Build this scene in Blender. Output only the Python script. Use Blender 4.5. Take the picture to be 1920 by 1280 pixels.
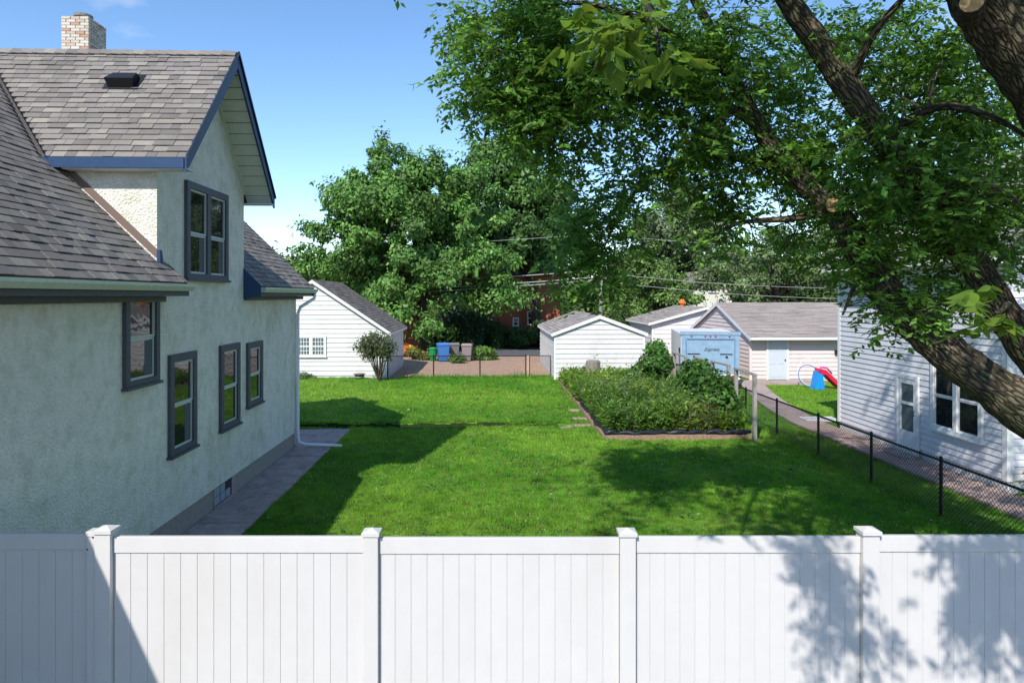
import bpy, math, random
import numpy as np
from mathutils import Vector, Matrix

# ------------------------------------------------------------------ clear
for o in list(bpy.data.objects):
    bpy.data.objects.remove(o)
scene = bpy.context.scene
COL = scene.collection
rng = np.random.default_rng(7)
random.seed(7)

# ------------------------------------------------------------------ camera
H = 4.1
F = 1280.0
HZ = 555.0
YAW = math.radians(1.8)
cam_d = bpy.data.cameras.new('camera')
cam_d.lens = 24.0
cam_d.sensor_width = 36.0
cam_d.shift_y = -(640 - HZ) / 1920.0
cam_d.clip_start = 0.05
cam_d.clip_end = 2000
cam = bpy.data.objects.new('camera', cam_d)
COL.objects.link(cam)
cam.location = (0, 0, H)
cam.rotation_euler = (math.radians(90), 0, -YAW)
scene.camera = cam

# ------------------------------------------------------------------ world, sun, exposure
SUN = Vector((-0.47, -1.0, 1.02)).normalized()       # towards the sun
sun_el = math.asin(SUN.z)
sun_az = math.atan2(SUN.x, SUN.y)
world = bpy.data.worlds.new('World')
scene.world = world
world.use_nodes = True
wn, wl = world.node_tree.nodes, world.node_tree.links
wn.clear()
w_out = wn.new('ShaderNodeOutputWorld')
w_bg = wn.new('ShaderNodeBackground')
w_sky = wn.new('ShaderNodeTexSky')
w_sky.sky_type = 'NISHITA'
w_sky.sun_disc = False
w_sky.sun_elevation = sun_el
w_sky.sun_rotation = sun_az
w_sky.altitude = 900
w_sky.air_density = 1.0
w_sky.dust_density = 0.1
w_sky.ozone_density = 2.0
w_bg.inputs['Strength'].default_value = 0.115
# thin scattered clouds all round the sky
w_tc = wn.new('ShaderNodeTexCoord')
w_map = wn.new('ShaderNodeMapping')
w_map.inputs['Scale'].default_value = (1.0, 1.0, 2.6)
w_map.inputs['Rotation'].default_value = (0, 0, math.radians(-11))
w_map.inputs['Location'].default_value = (0.35, 0.1, 0.25)
w_no = wn.new('ShaderNodeTexNoise')
w_no.inputs['Scale'].default_value = 3.2
w_no.inputs['Detail'].default_value = 7
w_rmp = wn.new('ShaderNodeValToRGB')
w_rmp.color_ramp.elements[0].position = 0.60
w_rmp.color_ramp.elements[0].color = (0, 0, 0, 1)
w_rmp.color_ramp.elements[1].position = 0.78
w_rmp.color_ramp.elements[1].color = (0.8, 0.8, 0.8, 1)
w_mix = wn.new('ShaderNodeMix')
w_mix.data_type = 'RGBA'
w_mix.inputs['B'].default_value = (6.3, 6.5, 6.8, 1)
wl.new(w_tc.outputs['Generated'], w_map.inputs['Vector'])
wl.new(w_map.outputs['Vector'], w_no.inputs['Vector'])
wl.new(w_no.outputs['Fac'], w_rmp.inputs['Fac'])
wl.new(w_rmp.outputs['Color'], w_mix.inputs['Factor'])
w_hs = wn.new('ShaderNodeHueSaturation')
w_hs.inputs['Saturation'].default_value = 1.12
w_hs.inputs['Value'].default_value = 1.36
wl.new(w_sky.outputs['Color'], w_hs.inputs['Color'])
wl.new(w_hs.outputs['Color'], w_mix.inputs['A'])
wl.new(w_mix.outputs['Result'], w_bg.inputs['Color'])
wl.new(w_bg.outputs['Background'], w_out.inputs['Surface'])

sun_d = bpy.data.lights.new('sun', 'SUN')
sun_d.energy = 4.0
sun_d.angle = math.radians(0.53)
sun_d.color = (1.0, 0.95, 0.88)
sun = bpy.data.objects.new('sun', sun_d)
COL.objects.link(sun)
sun.location = (-5, -10, 30)
sun.rotation_euler = (-SUN).to_track_quat('-Z', 'Y').to_euler()

scene.view_settings.view_transform = 'Standard'
scene.view_settings.look = 'None'
scene.view_settings.exposure = 0.6
scene.view_settings.gamma = 1.0
scene.view_settings.use_curve_mapping = False

# ------------------------------------------------------------------ picture <-> world helpers
CR = Vector((math.cos(YAW), -math.sin(YAW), 0))
CF = Vector((math.sin(YAW), math.cos(YAW), 0))
CAM = Vector((0, 0, H))
def ray(px, py):
    return CR * ((px - 960) / F) + CF + Vector((0, 0, (HZ - py) / F))
def at(px, py, d):
    return CAM + ray(px, py) * d
def gp(px, py, z=0.0):
    r = ray(px, py)
    return CAM + r * ((z - H) / r.z)
def onX(px, py, X):
    r = ray(px, py)
    return CAM + r * (X / r.x)
def onY(px, py, Y):
    r = ray(px, py)
    return CAM + r * (Y / r.y)

# ------------------------------------------------------------------ materials
def N(nt, typ, **kw):
    n = nt.nodes.new(typ)
    for k, v in kw.items():
        setattr(n, k, v)
    return n
MATS = {}
def mat(name, color, rough=0.8, var=0.0, vscale=3.0, color2=None, bump=0.0, bscale=40.0, bdist=0.01,
        attr=False, metal=0.0, spec=0.3, trans=0.0, objvar=0.0, detail=5.0, stretch=(1, 1, 1), ramp=(0.35, 0.68), voro=0.0, coat=0.0):
    m = bpy.data.materials.new(name)
    m.use_nodes = True
    nt = m.node_tree
    b = nt.nodes['Principled BSDF']
    out = nt.nodes['Material Output']
    b.inputs['Roughness'].default_value = rough
    b.inputs['Metallic'].default_value = metal
    b.inputs['Specular IOR Level'].default_value = spec
    if coat:
        b.inputs['Coat Weight'].default_value = coat
    geo = N(nt, 'ShaderNodeNewGeometry')
    mp = N(nt, 'ShaderNodeMapping')
    mp.inputs['Scale'].default_value = stretch
    nt.links.new(geo.outputs['Position'], mp.inputs['Vector'])
    col = None
    if attr:
        a = N(nt, 'ShaderNodeAttribute', attribute_name='tint')
        col = a.outputs['Color']
        base = None
    else:
        rgb = N(nt, 'ShaderNodeRGB')
        rgb.outputs[0].default_value = (*color, 1)
        col = rgb.outputs[0]
    if color2 is not None:
        no = N(nt, 'ShaderNodeTexNoise')
        no.inputs['Scale'].default_value = vscale
        no.inputs['Detail'].default_value = detail
        nt.links.new(mp.outputs['Vector'], no.inputs['Vector'])
        rp = N(nt, 'ShaderNodeMapRange')
        rp.inputs['From Min'].default_value = ramp[0]
        rp.inputs['From Max'].default_value = ramp[1]
        nt.links.new(no.outputs['Fac'], rp.inputs['Value'])
        mx = N(nt, 'ShaderNodeMix', data_type='RGBA')
        mx.inputs['B'].default_value = (*color2, 1)
        nt.links.new(rp.outputs['Result'], mx.inputs['Factor'])
        nt.links.new(col, mx.inputs['A'])
        col = mx.outputs['Result']
    if var:
        no = N(nt, 'ShaderNodeTexNoise')
        no.inputs['Scale'].default_value = vscale * 3.7
        no.inputs['Detail'].default_value = 6
        nt.links.new(mp.outputs['Vector'], no.inputs['Vector'])
        rp = N(nt, 'ShaderNodeMapRange')
        rp.inputs['From Min'].default_value = 0.3
        rp.inputs['From Max'].default_value = 0.7
        rp.inputs['To Min'].default_value = 1 - var
        rp.inputs['To Max'].default_value = 1 + var
        nt.links.new(no.outputs['Fac'], rp.inputs['Value'])
        hs = N(nt, 'ShaderNodeHueSaturation')
        nt.links.new(rp.outputs['Result'], hs.inputs['Value'])
        nt.links.new(col, hs.inputs['Color'])
        col = hs.outputs['Color']
    if objvar:
        oi = N(nt, 'ShaderNodeObjectInfo')
        rp = N(nt, 'ShaderNodeMapRange')
        rp.inputs['To Min'].default_value = 1 - objvar
        rp.inputs['To Max'].default_value = 1 + objvar
        nt.links.new(oi.outputs['Random'], rp.inputs['Value'])
        hs = N(nt, 'ShaderNodeHueSaturation')
        nt.links.new(rp.outputs['Result'], hs.inputs['Value'])
        nt.links.new(col, hs.inputs['Color'])
        col = hs.outputs['Color']
    nt.links.new(col, b.inputs['Base Color'])
    if bump:
        no = N(nt, 'ShaderNodeTexNoise')
        no.inputs['Scale'].default_value = bscale
        no.inputs['Detail'].default_value = 5
        nt.links.new(mp.outputs['Vector'], no.inputs['Vector'])
        hgt = no.outputs['Fac']
        if voro:
            vo = N(nt, 'ShaderNodeTexVoronoi')
            vo.inputs['Scale'].default_value = voro
            nt.links.new(mp.outputs['Vector'], vo.inputs['Vector'])
            ad = N(nt, 'ShaderNodeMath', operation='ADD')
            nt.links.new(vo.outputs['Distance'], ad.inputs[0])
            nt.links.new(hgt, ad.inputs[1])
            hgt = ad.outputs[0]
        bm = N(nt, 'ShaderNodeBump')
        bm.inputs['Strength'].default_value = bump
        bm.inputs['Distance'].default_value = bdist
        nt.links.new(hgt, bm.inputs['Height'])
        nt.links.new(bm.outputs['Normal'], b.inputs['Normal'])
    if trans:
        tr = N(nt, 'ShaderNodeBsdfTranslucent')
        hs = N(nt, 'ShaderNodeHueSaturation')
        hs.inputs['Value'].default_value = 1.5
        hs.inputs['Saturation'].default_value = 1.05
        hs.inputs['Hue'].default_value = 0.487
        nt.links.new(col, hs.inputs['Color'])
        nt.links.new(hs.outputs['Color'], tr.inputs['Color'])
        ms = N(nt, 'ShaderNodeMixShader')
        ms.inputs['Fac'].default_value = trans
        nt.links.new(b.outputs['BSDF'], ms.inputs[1])
        nt.links.new(tr.outputs['BSDF'], ms.inputs[2])
        nt.links.new(ms.outputs['Shader'], out.inputs['Surface'])
    MATS[name] = m
    return m

mat('soil', (0.10, 0.075, 0.05), 0.95, var=0.3, vscale=2, bump=0.5, bscale=20)
mat('dark_soil', (0.016, 0.030, 0.008), 0.95, var=0.4, vscale=6, bump=0.6, bscale=30)
mat('lawn', (0.09, 0.17, 0.012), 0.9, var=0.3, vscale=1.2, color2=(0.14, 0.21, 0.02), bump=0.6, bscale=60)
mat('grass', (1, 1, 1), 0.6, attr=True, trans=0.35, spec=0.15)
mat('leaf', (1, 1, 1), 0.5, attr=True, trans=0.45, spec=0.3)
mat('leaf_far', (1, 1, 1), 0.55, attr=True, trans=0.25, spec=0.35)
mat('bark', (0.075, 0.055, 0.036), 0.95, var=0.35, vscale=3, color2=(0.040, 0.043, 0.024), bump=1.0, bscale=9, bdist=0.06,
    stretch=(3.0, 3.0, 0.9), voro=7.0)
mat('cut_wood', (0.42, 0.27, 0.13), 0.9, var=0.3, vscale=6)
mat('stucco', (0.76, 0.72, 0.64), 0.95, var=0.06, vscale=5, color2=(0.58, 0.575, 0.47), bump=0.7, bscale=34, bdist=0.022, ramp=(0.45, 0.8), spec=0.1, voro=30)
mat('foundation', (0.30, 0.27, 0.23), 0.95, var=0.12, vscale=4, bump=0.3, bscale=30)
mat('concrete', (0.40, 0.315, 0.285), 0.95, var=0.15, vscale=3, color2=(0.31, 0.24, 0.22), bump=0.25, bscale=50, objvar=0.06)
mat('navy', (0.018, 0.052, 0.125), 0.5, var=0.1)
mat('charcoal', (0.075, 0.08, 0.095), 0.55, var=0.1)
mat('cream', (0.66, 0.67, 0.60), 0.6, var=0.05)
mat('sash', (0.50, 0.52, 0.48), 0.5)
mat('gutter', (0.56, 0.60, 0.48), 0.45, var=0.06)
mat('white_metal', (0.78, 0.79, 0.80), 0.4)
mat('brown_metal', (0.17, 0.12, 0.10), 0.5)
mat('shingle', (1, 1, 1), 0.95, attr=True, var=0.16, vscale=22, bump=0.4, bscale=160, bdist=0.004, spec=0.1)
mat('felt', (0.07, 0.065, 0.06), 0.95)
mat('black_metal', (0.012, 0.013, 0.014), 0.45)
mat('wire', (0.015, 0.016, 0.017), 0.45)
mat('cable', (0.30, 0.30, 0.29), 0.6)
mat('vinyl', (0.565, 0.55, 0.54), 0.42, var=0.015, vscale=2, spec=0.4, objvar=0.012)
mat('siding_white', (0.60, 0.59, 0.585), 0.6, var=0.06, vscale=2, objvar=0.03)
mat('siding_lilac', (0.60, 0.60, 0.63), 0.6, var=0.05, vscale=2, objvar=0.03)
mat('siding_pink', (0.64, 0.56, 0.54), 0.6, var=0.05, vscale=2, objvar=0.03)
mat('trim_white', (0.68, 0.68, 0.675), 0.55, var=0.04)
mat('chimney_brick', (1, 1, 1), 0.95, attr=True, var=0.15, vscale=14, bump=0.4, bscale=60)
mat('mortar', (0.48, 0.44, 0.39), 0.95, var=0.1, vscale=8)
mat('red_brick', (0.34, 0.11, 0.06), 0.95, var=0.25, vscale=6, bump=0.4, bscale=30)
mat('gravel', (0.47, 0.31, 0.215), 0.95, var=0.28, vscale=3, color2=(0.38, 0.26, 0.19), bump=0.7, bscale=40)
mat('asphalt', (0.09, 0.09, 0.095), 0.95, var=0.2, vscale=3)
mat('paver', (0.36, 0.26, 0.22), 0.95, var=0.2, vscale=5, objvar=0.12)
mat('wood_grey', (0.27, 0.25, 0.225), 0.95, var=0.25, vscale=6, stretch=(1, 1, .25), bump=0.4, bscale=30)
mat('timber', (0.27, 0.18, 0.12), 0.95, var=0.25, vscale=4)
mat('black_plastic', (0.014, 0.016, 0.024), 0.4)
mat('bin_green', (0.015, 0.20, 0.055), 0.5)
mat('bin_blue', (0.05, 0.16, 0.42), 0.5)
mat('bin_grey', (0.14, 0.135, 0.13), 0.6)
mat('bin_taupe', (0.22, 0.18, 0.175), 0.6)
mat('dumpster', (0.02, 0.075, 0.05), 0.6)
mat('trailer_blue', (0.23, 0.345, 0.47), 0.3, var=0.10, vscale=1.3)
mat('trailer_white', (0.68, 0.66, 0.64), 0.4, var=0.05)
mat('trailer_trim', (0.10, 0.20, 0.36), 0.4)
mat('red_plastic', (0.60, 0.015, 0.06), 0.4)
mat('pink_plastic', (0.70, 0.05, 0.30), 0.4)
mat('blue_plastic', (0.01, 0.26, 0.70), 0.4)
mat('tail_red', (0.40, 0.01, 0.02), 0.3)
mat('door_grey', (0.50, 0.55, 0.60), 0.5)
mat('terracotta', (0.45, 0.13, 0.07), 0.8)
mat('stone_grey', (0.20, 0.18, 0.155), 0.95, var=0.3, vscale=8, bump=0.5, bscale=20)
mat('steel', (0.5, 0.5, 0.5), 0.35, metal=0.8)
mat('curtain', (0.10, 0.11, 0.12), 0.9)
mat('blind', (0.50, 0.50, 0.46), 0.8)
mat('orange_flower', (0.75, 0.16, 0.02), 0.6)
mat('rubber', (0.02, 0.02, 0.02), 0.8)
mat('letter', (0.015, 0.015, 0.02), 0.5)
def stain(name, dark, scale, stretch, lo, hi):
    m = MATS[name]; nt = m.node_tree; b = nt.nodes['Principled BSDF']
    src = b.inputs['Base Color'].links[0].from_socket
    geo = N(nt, 'ShaderNodeNewGeometry'); mp = N(nt, 'ShaderNodeMapping'); mp.inputs['Scale'].default_value = stretch
    nt.links.new(geo.outputs['Position'], mp.inputs['Vector'])
    no = N(nt, 'ShaderNodeTexNoise'); no.inputs['Scale'].default_value = scale; no.inputs['Detail'].default_value = 7; no.inputs['Roughness'].default_value = .65
    nt.links.new(mp.outputs['Vector'], no.inputs['Vector'])
    mr = N(nt, 'ShaderNodeMapRange'); mr.inputs['From Min'].default_value = lo; mr.inputs['From Max'].default_value = hi
    nt.links.new(no.outputs['Fac'], mr.inputs['Value'])
    mx = N(nt, 'ShaderNodeMix', data_type='RGBA', blend_type='MULTIPLY'); mx.inputs['B'].default_value = (*dark, 1)
    nt.links.new(mr.outputs['Result'], mx.inputs['Factor']); nt.links.new(src, mx.inputs['A']); nt.links.new(mx.outputs['Result'], b.inputs['Base Color'])
stain('stucco', (.87, .88, .80), 1.6, (1, 1, .28), .50, .70)
stain('stucco', (.84, .82, .77), .7, (1, 1, .8), .56, .66)
stain('vinyl', (.93, .92, .89), 1.4, (1, 1, .35), .45, .75)
stain('siding_white', (.88, .86, .82), 1.1, (1, 1, .5), .48, .72)
stain('siding_lilac', (.90, .89, .87), 1.2, (1, 1, .4), .48, .72)
stain('siding_pink', (.90, .88, .85), 1.2, (1, 1, .4), .48, .72)
stain('shingle', (.80, .80, .78), .9, (1, 1, .6), .48, .70)
stain('concrete', (.72, .70, .68), 2.2, (1, 1, 1), .52, .66)
stain('trailer_blue', (1.5, 1.35, 1.15), 1.3, (1, 1, 1), .56, .72)
# window glass: dark room behind a reflecting pane
def glass_mat(name, tint, ior):
    m = bpy.data.materials.new(name)
    m.use_nodes = True
    b = m.node_tree.nodes['Principled BSDF']
    b.inputs['Base Color'].default_value = (*tint, 1)
    b.inputs['Roughness'].default_value = 0.03
    b.inputs['IOR'].default_value = ior
    nt = m.node_tree
    geo = N(nt, 'ShaderNodeNewGeometry')
    no = N(nt, 'ShaderNodeTexNoise')
    no.inputs['Scale'].default_value = 2.2
    nt.links.new(geo.outputs['Position'], no.inputs['Vector'])
    bm = N(nt, 'ShaderNodeBump')
    bm.inputs['Strength'].default_value = 0.10
    bm.inputs['Distance'].default_value = 0.03
    nt.links.new(no.outputs['Fac'], bm.inputs['Height'])
    nt.links.new(bm.outputs['Normal'], b.inputs['Normal'])
    MATS[name] = m
glass_mat('glass', (0.010, 0.013, 0.016), 1.6)
glass_mat('glass_pale', (0.10, 0.13, 0.14), 1.6)
glass_mat('glass_block', (0.30, 0.34, 0.36), 1.5)

# ------------------------------------------------------------------ object helpers
def tag(o, label=None, cat=None, group=None, kind=None):
    if label: o['label'] = label
    if cat: o['category'] = cat
    if group: o['group'] = group
    if kind: o['kind'] = kind
    return o
def setparent(o, parent):
    if parent is not None:
        o.parent = parent
        o.matrix_parent_inverse = world_of(parent).inverted()
WORLD = {}
def world_of(o):
    return WORLD.get(o.name, Matrix.Identity(4))
def thing(name, label, cat, loc, group=None):
    o = bpy.data.objects.new(name, None)
    COL.objects.link(o)
    o.empty_display_size = 0.2
    o.location = loc
    WORLD[o.name] = Matrix.Translation(Vector(loc))
    return tag(o, label, cat, group)
def obj_from_mesh(name, me, parent=None, loc=(0, 0, 0), kind=None, mtx=None):
    o = bpy.data.objects.new(name, me)
    COL.objects.link(o)
    M = mtx if mtx is not None else Matrix.Translation(Vector(loc))
    o.matrix_basis = M
    WORLD[o.name] = M.copy()
    setparent(o, parent)
    if kind: o['kind'] = kind
    return o
def np_mesh(name, V, Fc, material, tint=None, smooth=False):
    """V (n,3), Fc (m,k) constant k"""
    V = np.asarray(V, dtype=np.float32)
    Fc = np.asarray(Fc, dtype=np.int32)
    me = bpy.data.meshes.new(name)
    k = Fc.shape[1]
    me.vertices.add(len(V))
    me.vertices.foreach_set('co', V.ravel())
    me.loops.add(Fc.size)
    me.loops.foreach_set('vertex_index', Fc.ravel())
    me.polygons.add(len(Fc))
    me.polygons.foreach_set('loop_start', np.arange(0, Fc.size, k, dtype=np.int32))
    me.polygons.foreach_set('loop_total', np.full(len(Fc), k, dtype=np.int32))
    if smooth:
        me.polygons.foreach_set('use_smooth', np.ones(len(Fc), dtype=bool))
    if tint is not None:
        a = me.attributes.new('tint', 'FLOAT_COLOR', 'POINT')
        c = np.ones((len(V), 4), dtype=np.float32)
        c[:, :3] = tint
        a.data.foreach_set('color', c.ravel())
    me.materials.append(MATS[material])
    me.update(calc_edges=True)
    return me
class MB:
    def __init__(s):
        s.v = []; s.f = []; s.t = []; s.cur = (1, 1, 1)
    def _add(s, pts, faces):
        b = len(s.v)
        s.v += [tuple(p) for p in pts]
        s.t += [s.cur] * len(pts)
        s.f += [tuple(b + i for i in f) for f in faces]
        return s
    def hexa(s, p):      # 8 points: bottom 4 ccw, top 4 ccw
        return s._add(p, [(3, 2, 1, 0), (4, 5, 6, 7), (0, 1, 5, 4), (1, 2, 6, 5), (2, 3, 7, 6), (3, 0, 4, 7)])
    def box(s, a, b, T=None):
        x0, y0, z0 = a; x1, y1, z1 = b
        p = [(x0, y0, z0), (x1, y0, z0), (x1, y1, z0), (x0, y1, z0), (x0, y0, z1), (x1, y0, z1), (x1, y1, z1), (x0, y1, z1)]
        if T: p = [T(*q) for q in p]
        return s.hexa(p)
    def prism(s, poly, off):
        n = len(poly)
        off = Vector(off)
        p = [Vector(q) for q in poly] + [Vector(q) + off for q in poly]
        f = [tuple(range(n - 1, -1, -1)), tuple(range(n, 2 * n))]
        f += [(i, (i + 1) % n, n + (i + 1) % n, n + i) for i in range(n)]
        return s._add(p, f)
    def tube(s, pts, radii, n=8, cap=True):
        pts = [Vector(p) for p in pts]
        if not hasattr(radii, '__len__'): radii = [radii] * len(pts)
        rings = []
        up = None
        for i, p in enumerate(pts):
            d = (pts[min(i + 1, len(pts) - 1)] - pts[max(i - 1, 0)]).normalized()
            if up is None:
                up = Vector((0, 0, 1)) if abs(d.z) < 0.9 else Vector((1, 0, 0))
            a = d.cross(up).normalized(); b = a.cross(d).normalized()
            up = b
            rings.append([p + (a * math.cos(2 * math.pi * k / n) + b * math.sin(2 * math.pi * k / n)) * radii[i] for k in range(n)])
        P = [q for r in rings for q in r]
        f = []
        for i in range(len(pts) - 1):
            for k in range(n):
                f.append((i * n + k, i * n + (k + 1) % n, (i + 1) * n + (k + 1) % n, (i + 1) * n + k))
        if cap:
            f.append(tuple(range(n - 1, -1, -1)))
            f.append(tuple((len(pts) - 1) * n + k for k in range(n)))
        return s._add(P, f)
    def lathe(s, c, prof, n=16):
        c = Vector(c)
        P = [c + Vector((r * math.cos(2 * math.pi * k / n), r * math.sin(2 * math.pi * k / n), z)) for r, z in prof for k in range(n)]
        f = []
        for i in range(len(prof) - 1):
            for k in range(n):
                f.append((i * n + k, i * n + (k + 1) % n, (i + 1) * n + (k + 1) % n, (i + 1) * n + k))
        f.append(tuple(range(n - 1, -1, -1)))
        f.append(tuple((len(prof) - 1) * n + k for k in range(n)))
        return s._add(P, f)
    def mesh(s, name, material, smooth=False, center=True):
        V = np.array(s.v, dtype=np.float64)
        c = (V.min(0) + V.max(0)) / 2 if center else np.zeros(3)
        me = bpy.data.meshes.new(name)
        me.from_pydata((V - c).tolist(), [], s.f)
        if smooth:
            me.polygons.foreach_set('use_smooth', [True] * len(me.polygons))
        a = me.attributes.new('tint', 'FLOAT_COLOR', 'POINT')
        cc = np.ones((len(V), 4), dtype=np.float32); cc[:, :3] = np.array(s.t)
        a.data.foreach_set('color', cc.ravel())
        me.materials.append(MATS[material])
        me.update()
        return me, Vector(c)
    def build(s, name, material, parent=None, smooth=False, kind=None, label=None):
        me, c = s.mesh(name, material, smooth)
        o = obj_from_mesh(name, me, parent, c, kind)
        if label: o['label'] = label
        return o
def frameT(O, U, V, Nn):
    O, U, V, Nn = Vector(O), Vector(U), Vector(V), Vector(Nn)
    return lambda u, v, n: O + U * u + V * v + Nn * n
UP = Vector((0, 0, 1))

# pieces such as siding boards, slabs, shingles: unit meshes stretched by the object matrix
UNIT = {}
def unit_box(material, tint=(1, 1, 1), key=None):
    k = (material, tint if key is None else key)
    if k not in UNIT:
        m = MB(); m.cur = tint
        m.box((-.5, -.5, -.5), (.5, .5, .5))
        UNIT[k], _ = m.mesh('piece', material, center=False)
    return UNIT[k]
def piece(name, center, U, V, Nn, su, sv, sn, material, parent, tint=(1, 1, 1)):
    U, V, Nn = Vector(U), Vector(V), Vector(Nn)
    M = Matrix(((U.x * su, V.x * sv, Nn.x * sn, center[0]), (U.y * su, V.y * sv, Nn.y * sn, center[1]), (U.z * su, V.z * sv, Nn.z * sn, center[2]), (0, 0, 0, 1)))
    return obj_from_mesh(name, unit_box(material, tint), parent, mtx=M)

# ------------------------------------------------------------------ leaf clouds
def leaf_mesh(name, P, D, Nn, L, W, tint, material, full=True):
    n = len(P)
    D = D / np.linalg.norm(D, axis=1, keepdims=True)
    S = np.cross(D, Nn); S /= (np.linalg.norm(S, axis=1, keepdims=True) + 1e-9)
    B = np.cross(S, D)
    L = np.broadcast_to(np.asarray(L, float), (n,))[:, None]
    W = np.broadcast_to(np.asarray(W, float), (n,))[:, None]
    if full:
        V = np.stack([P, P + D * L * .42 + S * W * .5 + B * L * .05, P + D * L * .45 - B * L * .03,
                      P + D * L * .42 - S * W * .5 + B * L * .05, P + D * L - B * L * .12], 1)
        f = np.array([[0, 1, 2], [0, 2, 3], [1, 4, 2], [2, 4, 3]])
        k = 5
    else:
        V = np.stack([P, P + D * L * .45 + S * W * .5, P + D * L - B * L * .1, P + D * L * .45 - S * W * .5], 1)
        f = np.array([[0, 1, 2], [0, 2, 3]])
        k = 4
    V = V.reshape(-1, 3)
    Fc = (np.arange(n)[:, None, None] * k + f[None]).reshape(-1, 3)
    return np_mesh(name, V, Fc, material, np.repeat(tint, k, axis=0))
def lance_leaf(name, tint):
    """one pointed leaflet of unit length along +X, folded on its midrib"""
    V = []; f = []
    ts = [0, .12, .3, .5, .72, .88, 1]; ws = [.02, .17, .235, .21, .13, .06, 0]
    for t, w in zip(ts, ws):
        z = -.16 * t * t
        V += [(t, w, z + w * .3), (t, 0, z), (t, -w, z + w * .3)]
    for i in range(len(ts) - 1):
        a = i * 3
        f += [(a, a + 1, a + 4, a + 3), (a + 1, a + 2, a + 5, a + 4)]
    return np_mesh(name, np.array(V), np.array(f), 'leaf', np.repeat(tint, len(V), axis=0), smooth=True)
def rand_dirs(n):
    d = rng.normal(size=(n, 3))
    return d / np.linalg.norm(d, axis=1, keepdims=True)
def tints(n, base, spread=0.28, yellow=0.15):
    base = np.asarray(base)
    v = np.exp(rng.normal(0, spread, (n, 1)))
    t = base[None] * v
    y = rng.random((n, 1)) ** 3 * yellow
    t = t * (1 - y) + np.array([[0.22, 0.24, 0.03]]) * y * 1.0
    return np.clip(t, 0.004, 0.6)
def cloud_leaves(blobs, n, size, base, aspect=0.55, shell=0.55, out=0.8, spread=0.25, yellow=0.15, droop=0.25, shoots=0.0):
    """leaves in the outer part of blob ellipsoids (c, r); some along shoots that stick out"""
    C = np.array([b[0] for b in blobs], float); R = np.array([b[1] for b in blobs], float)
    wgt = (R[:, 0] * R[:, 1] + R[:, 0] * R[:, 2] + R[:, 1] * R[:, 2]); wgt = wgt / wgt.sum()
    idx = rng.choice(len(blobs), n, p=wgt)
    d = rand_dirs(n)
    rad = shell + (1 - shell) * rng.random((n, 1)) ** 0.6 + rng.normal(0, 0.11, (n, 1))
    P = C[idx] + d * R[idx] * rad
    if shoots:
        ns = int(n * shoots); per = 9; k = ns // per; ns = k * per
        cc = C.mean(0)
        bi = rng.integers(0, len(blobs), k)
        o = C[bi] - cc; o /= (np.linalg.norm(o, axis=1, keepdims=True) + 1e-6)
        o = o + rand_dirs(k) * .5 + np.array([[0, 0, .45]]); o /= np.linalg.norm(o, axis=1, keepdims=True)
        st = C[bi] + o * R[bi] * .6
        ln = R[bi].mean(1)[:, None] * rng.uniform(.6, 1.5, (k, 1))
        t = np.linspace(0, 1, per)[None, :, None]
        P[:ns] = (st[:, None] + o[:, None] * ln[:, None] * t + np.array([0, 0, -.12]) * ln[:, None] * t ** 2 + rng.normal(0, size * .3, (k, per, 3))).reshape(-1, 3)
        idx[:ns] = np.repeat(bi, per)
        d[:ns] = np.repeat(o, per, axis=0)
    nn = d * out + rand_dirs(n) * 0.7 + np.array([[0, 0, 0.35]])
    D = np.cross(nn, rand_dirs(n)); D[:, 2] -= droop
    tb = np.exp(rng.normal(0, 0.2, (len(blobs), 1)))[idx]
    t = tints(n, base, spread, yellow) * tb
    s = size * np.exp(rng.normal(0, 0.25, n))
    return P, D, nn, s, s * aspect, t
def crown_blobs(c, r, k, br, flat=0.75, seed=None):
    """k uneven sub-blobs through the outer part of a big ellipsoid"""
    out = []
    c = np.asarray(c, float); r = np.asarray(r, float)
    while len(out) < k:
        d = rng.normal(size=3); d /= np.linalg.norm(d)
        if d[2] < -0.75: continue
        rr = br * np.exp(rng.normal(-.15, .38))
        el = rng.uniform(.75, 1.35, 3)
        out.append((c + d * r * (0.5 + 0.5 * rng.random()), (rr * el[0], rr * el[1], rr * flat * el[2])))
    return out
def make_tree(name, label, base, blobs, n, size, col, trunk_r, group=None, cat='tree', aspect=0.55, bark='bark', limbs=7, spread=0.25, yellow=0.12, trunk_h=None, core=True):
    base = Vector(base)
    t = thing(name, label, cat, base, group)
    cs = np.array([b[0] for b in blobs])
    cc = Vector(cs.mean(0))
    if trunk_h is None: trunk_h = (cc.z - base.z) * 0.6
    m = MB()
    top = Vector((base.x * .6 + cc.x * .4, base.y * .6 + cc.y * .4, base.z + trunk_h))
    m.tube([base - UP * 0.1, base + UP * 0.25, base.lerp(top, .5), top], [trunk_r * 1.4, trunk_r * 1.1, trunk_r, trunk_r * .8], 9)
    order = rng.permutation(len(blobs))[:limbs]
    for i in order:
        e = Vector(blobs[i][0])
        mid = top.lerp(e, .5) + UP * 0.1 * (e - top).length
        m.tube([top - UP * trunk_r, mid, e], [trunk_r * .55, trunk_r * .35, trunk_r * .1], 6)
    m.build('trunk', bark, t, smooth=True)
    P, D, nn, L, W, tt = cloud_leaves(blobs, n, size, col, aspect, spread=spread, yellow=yellow, shoots=.3)
    me = leaf_mesh('crown', P, D, nn, L, W, tt, 'leaf_far', full=False)
    obj_from_mesh('crown', me, t, kind='stuff')
    return t

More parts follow.
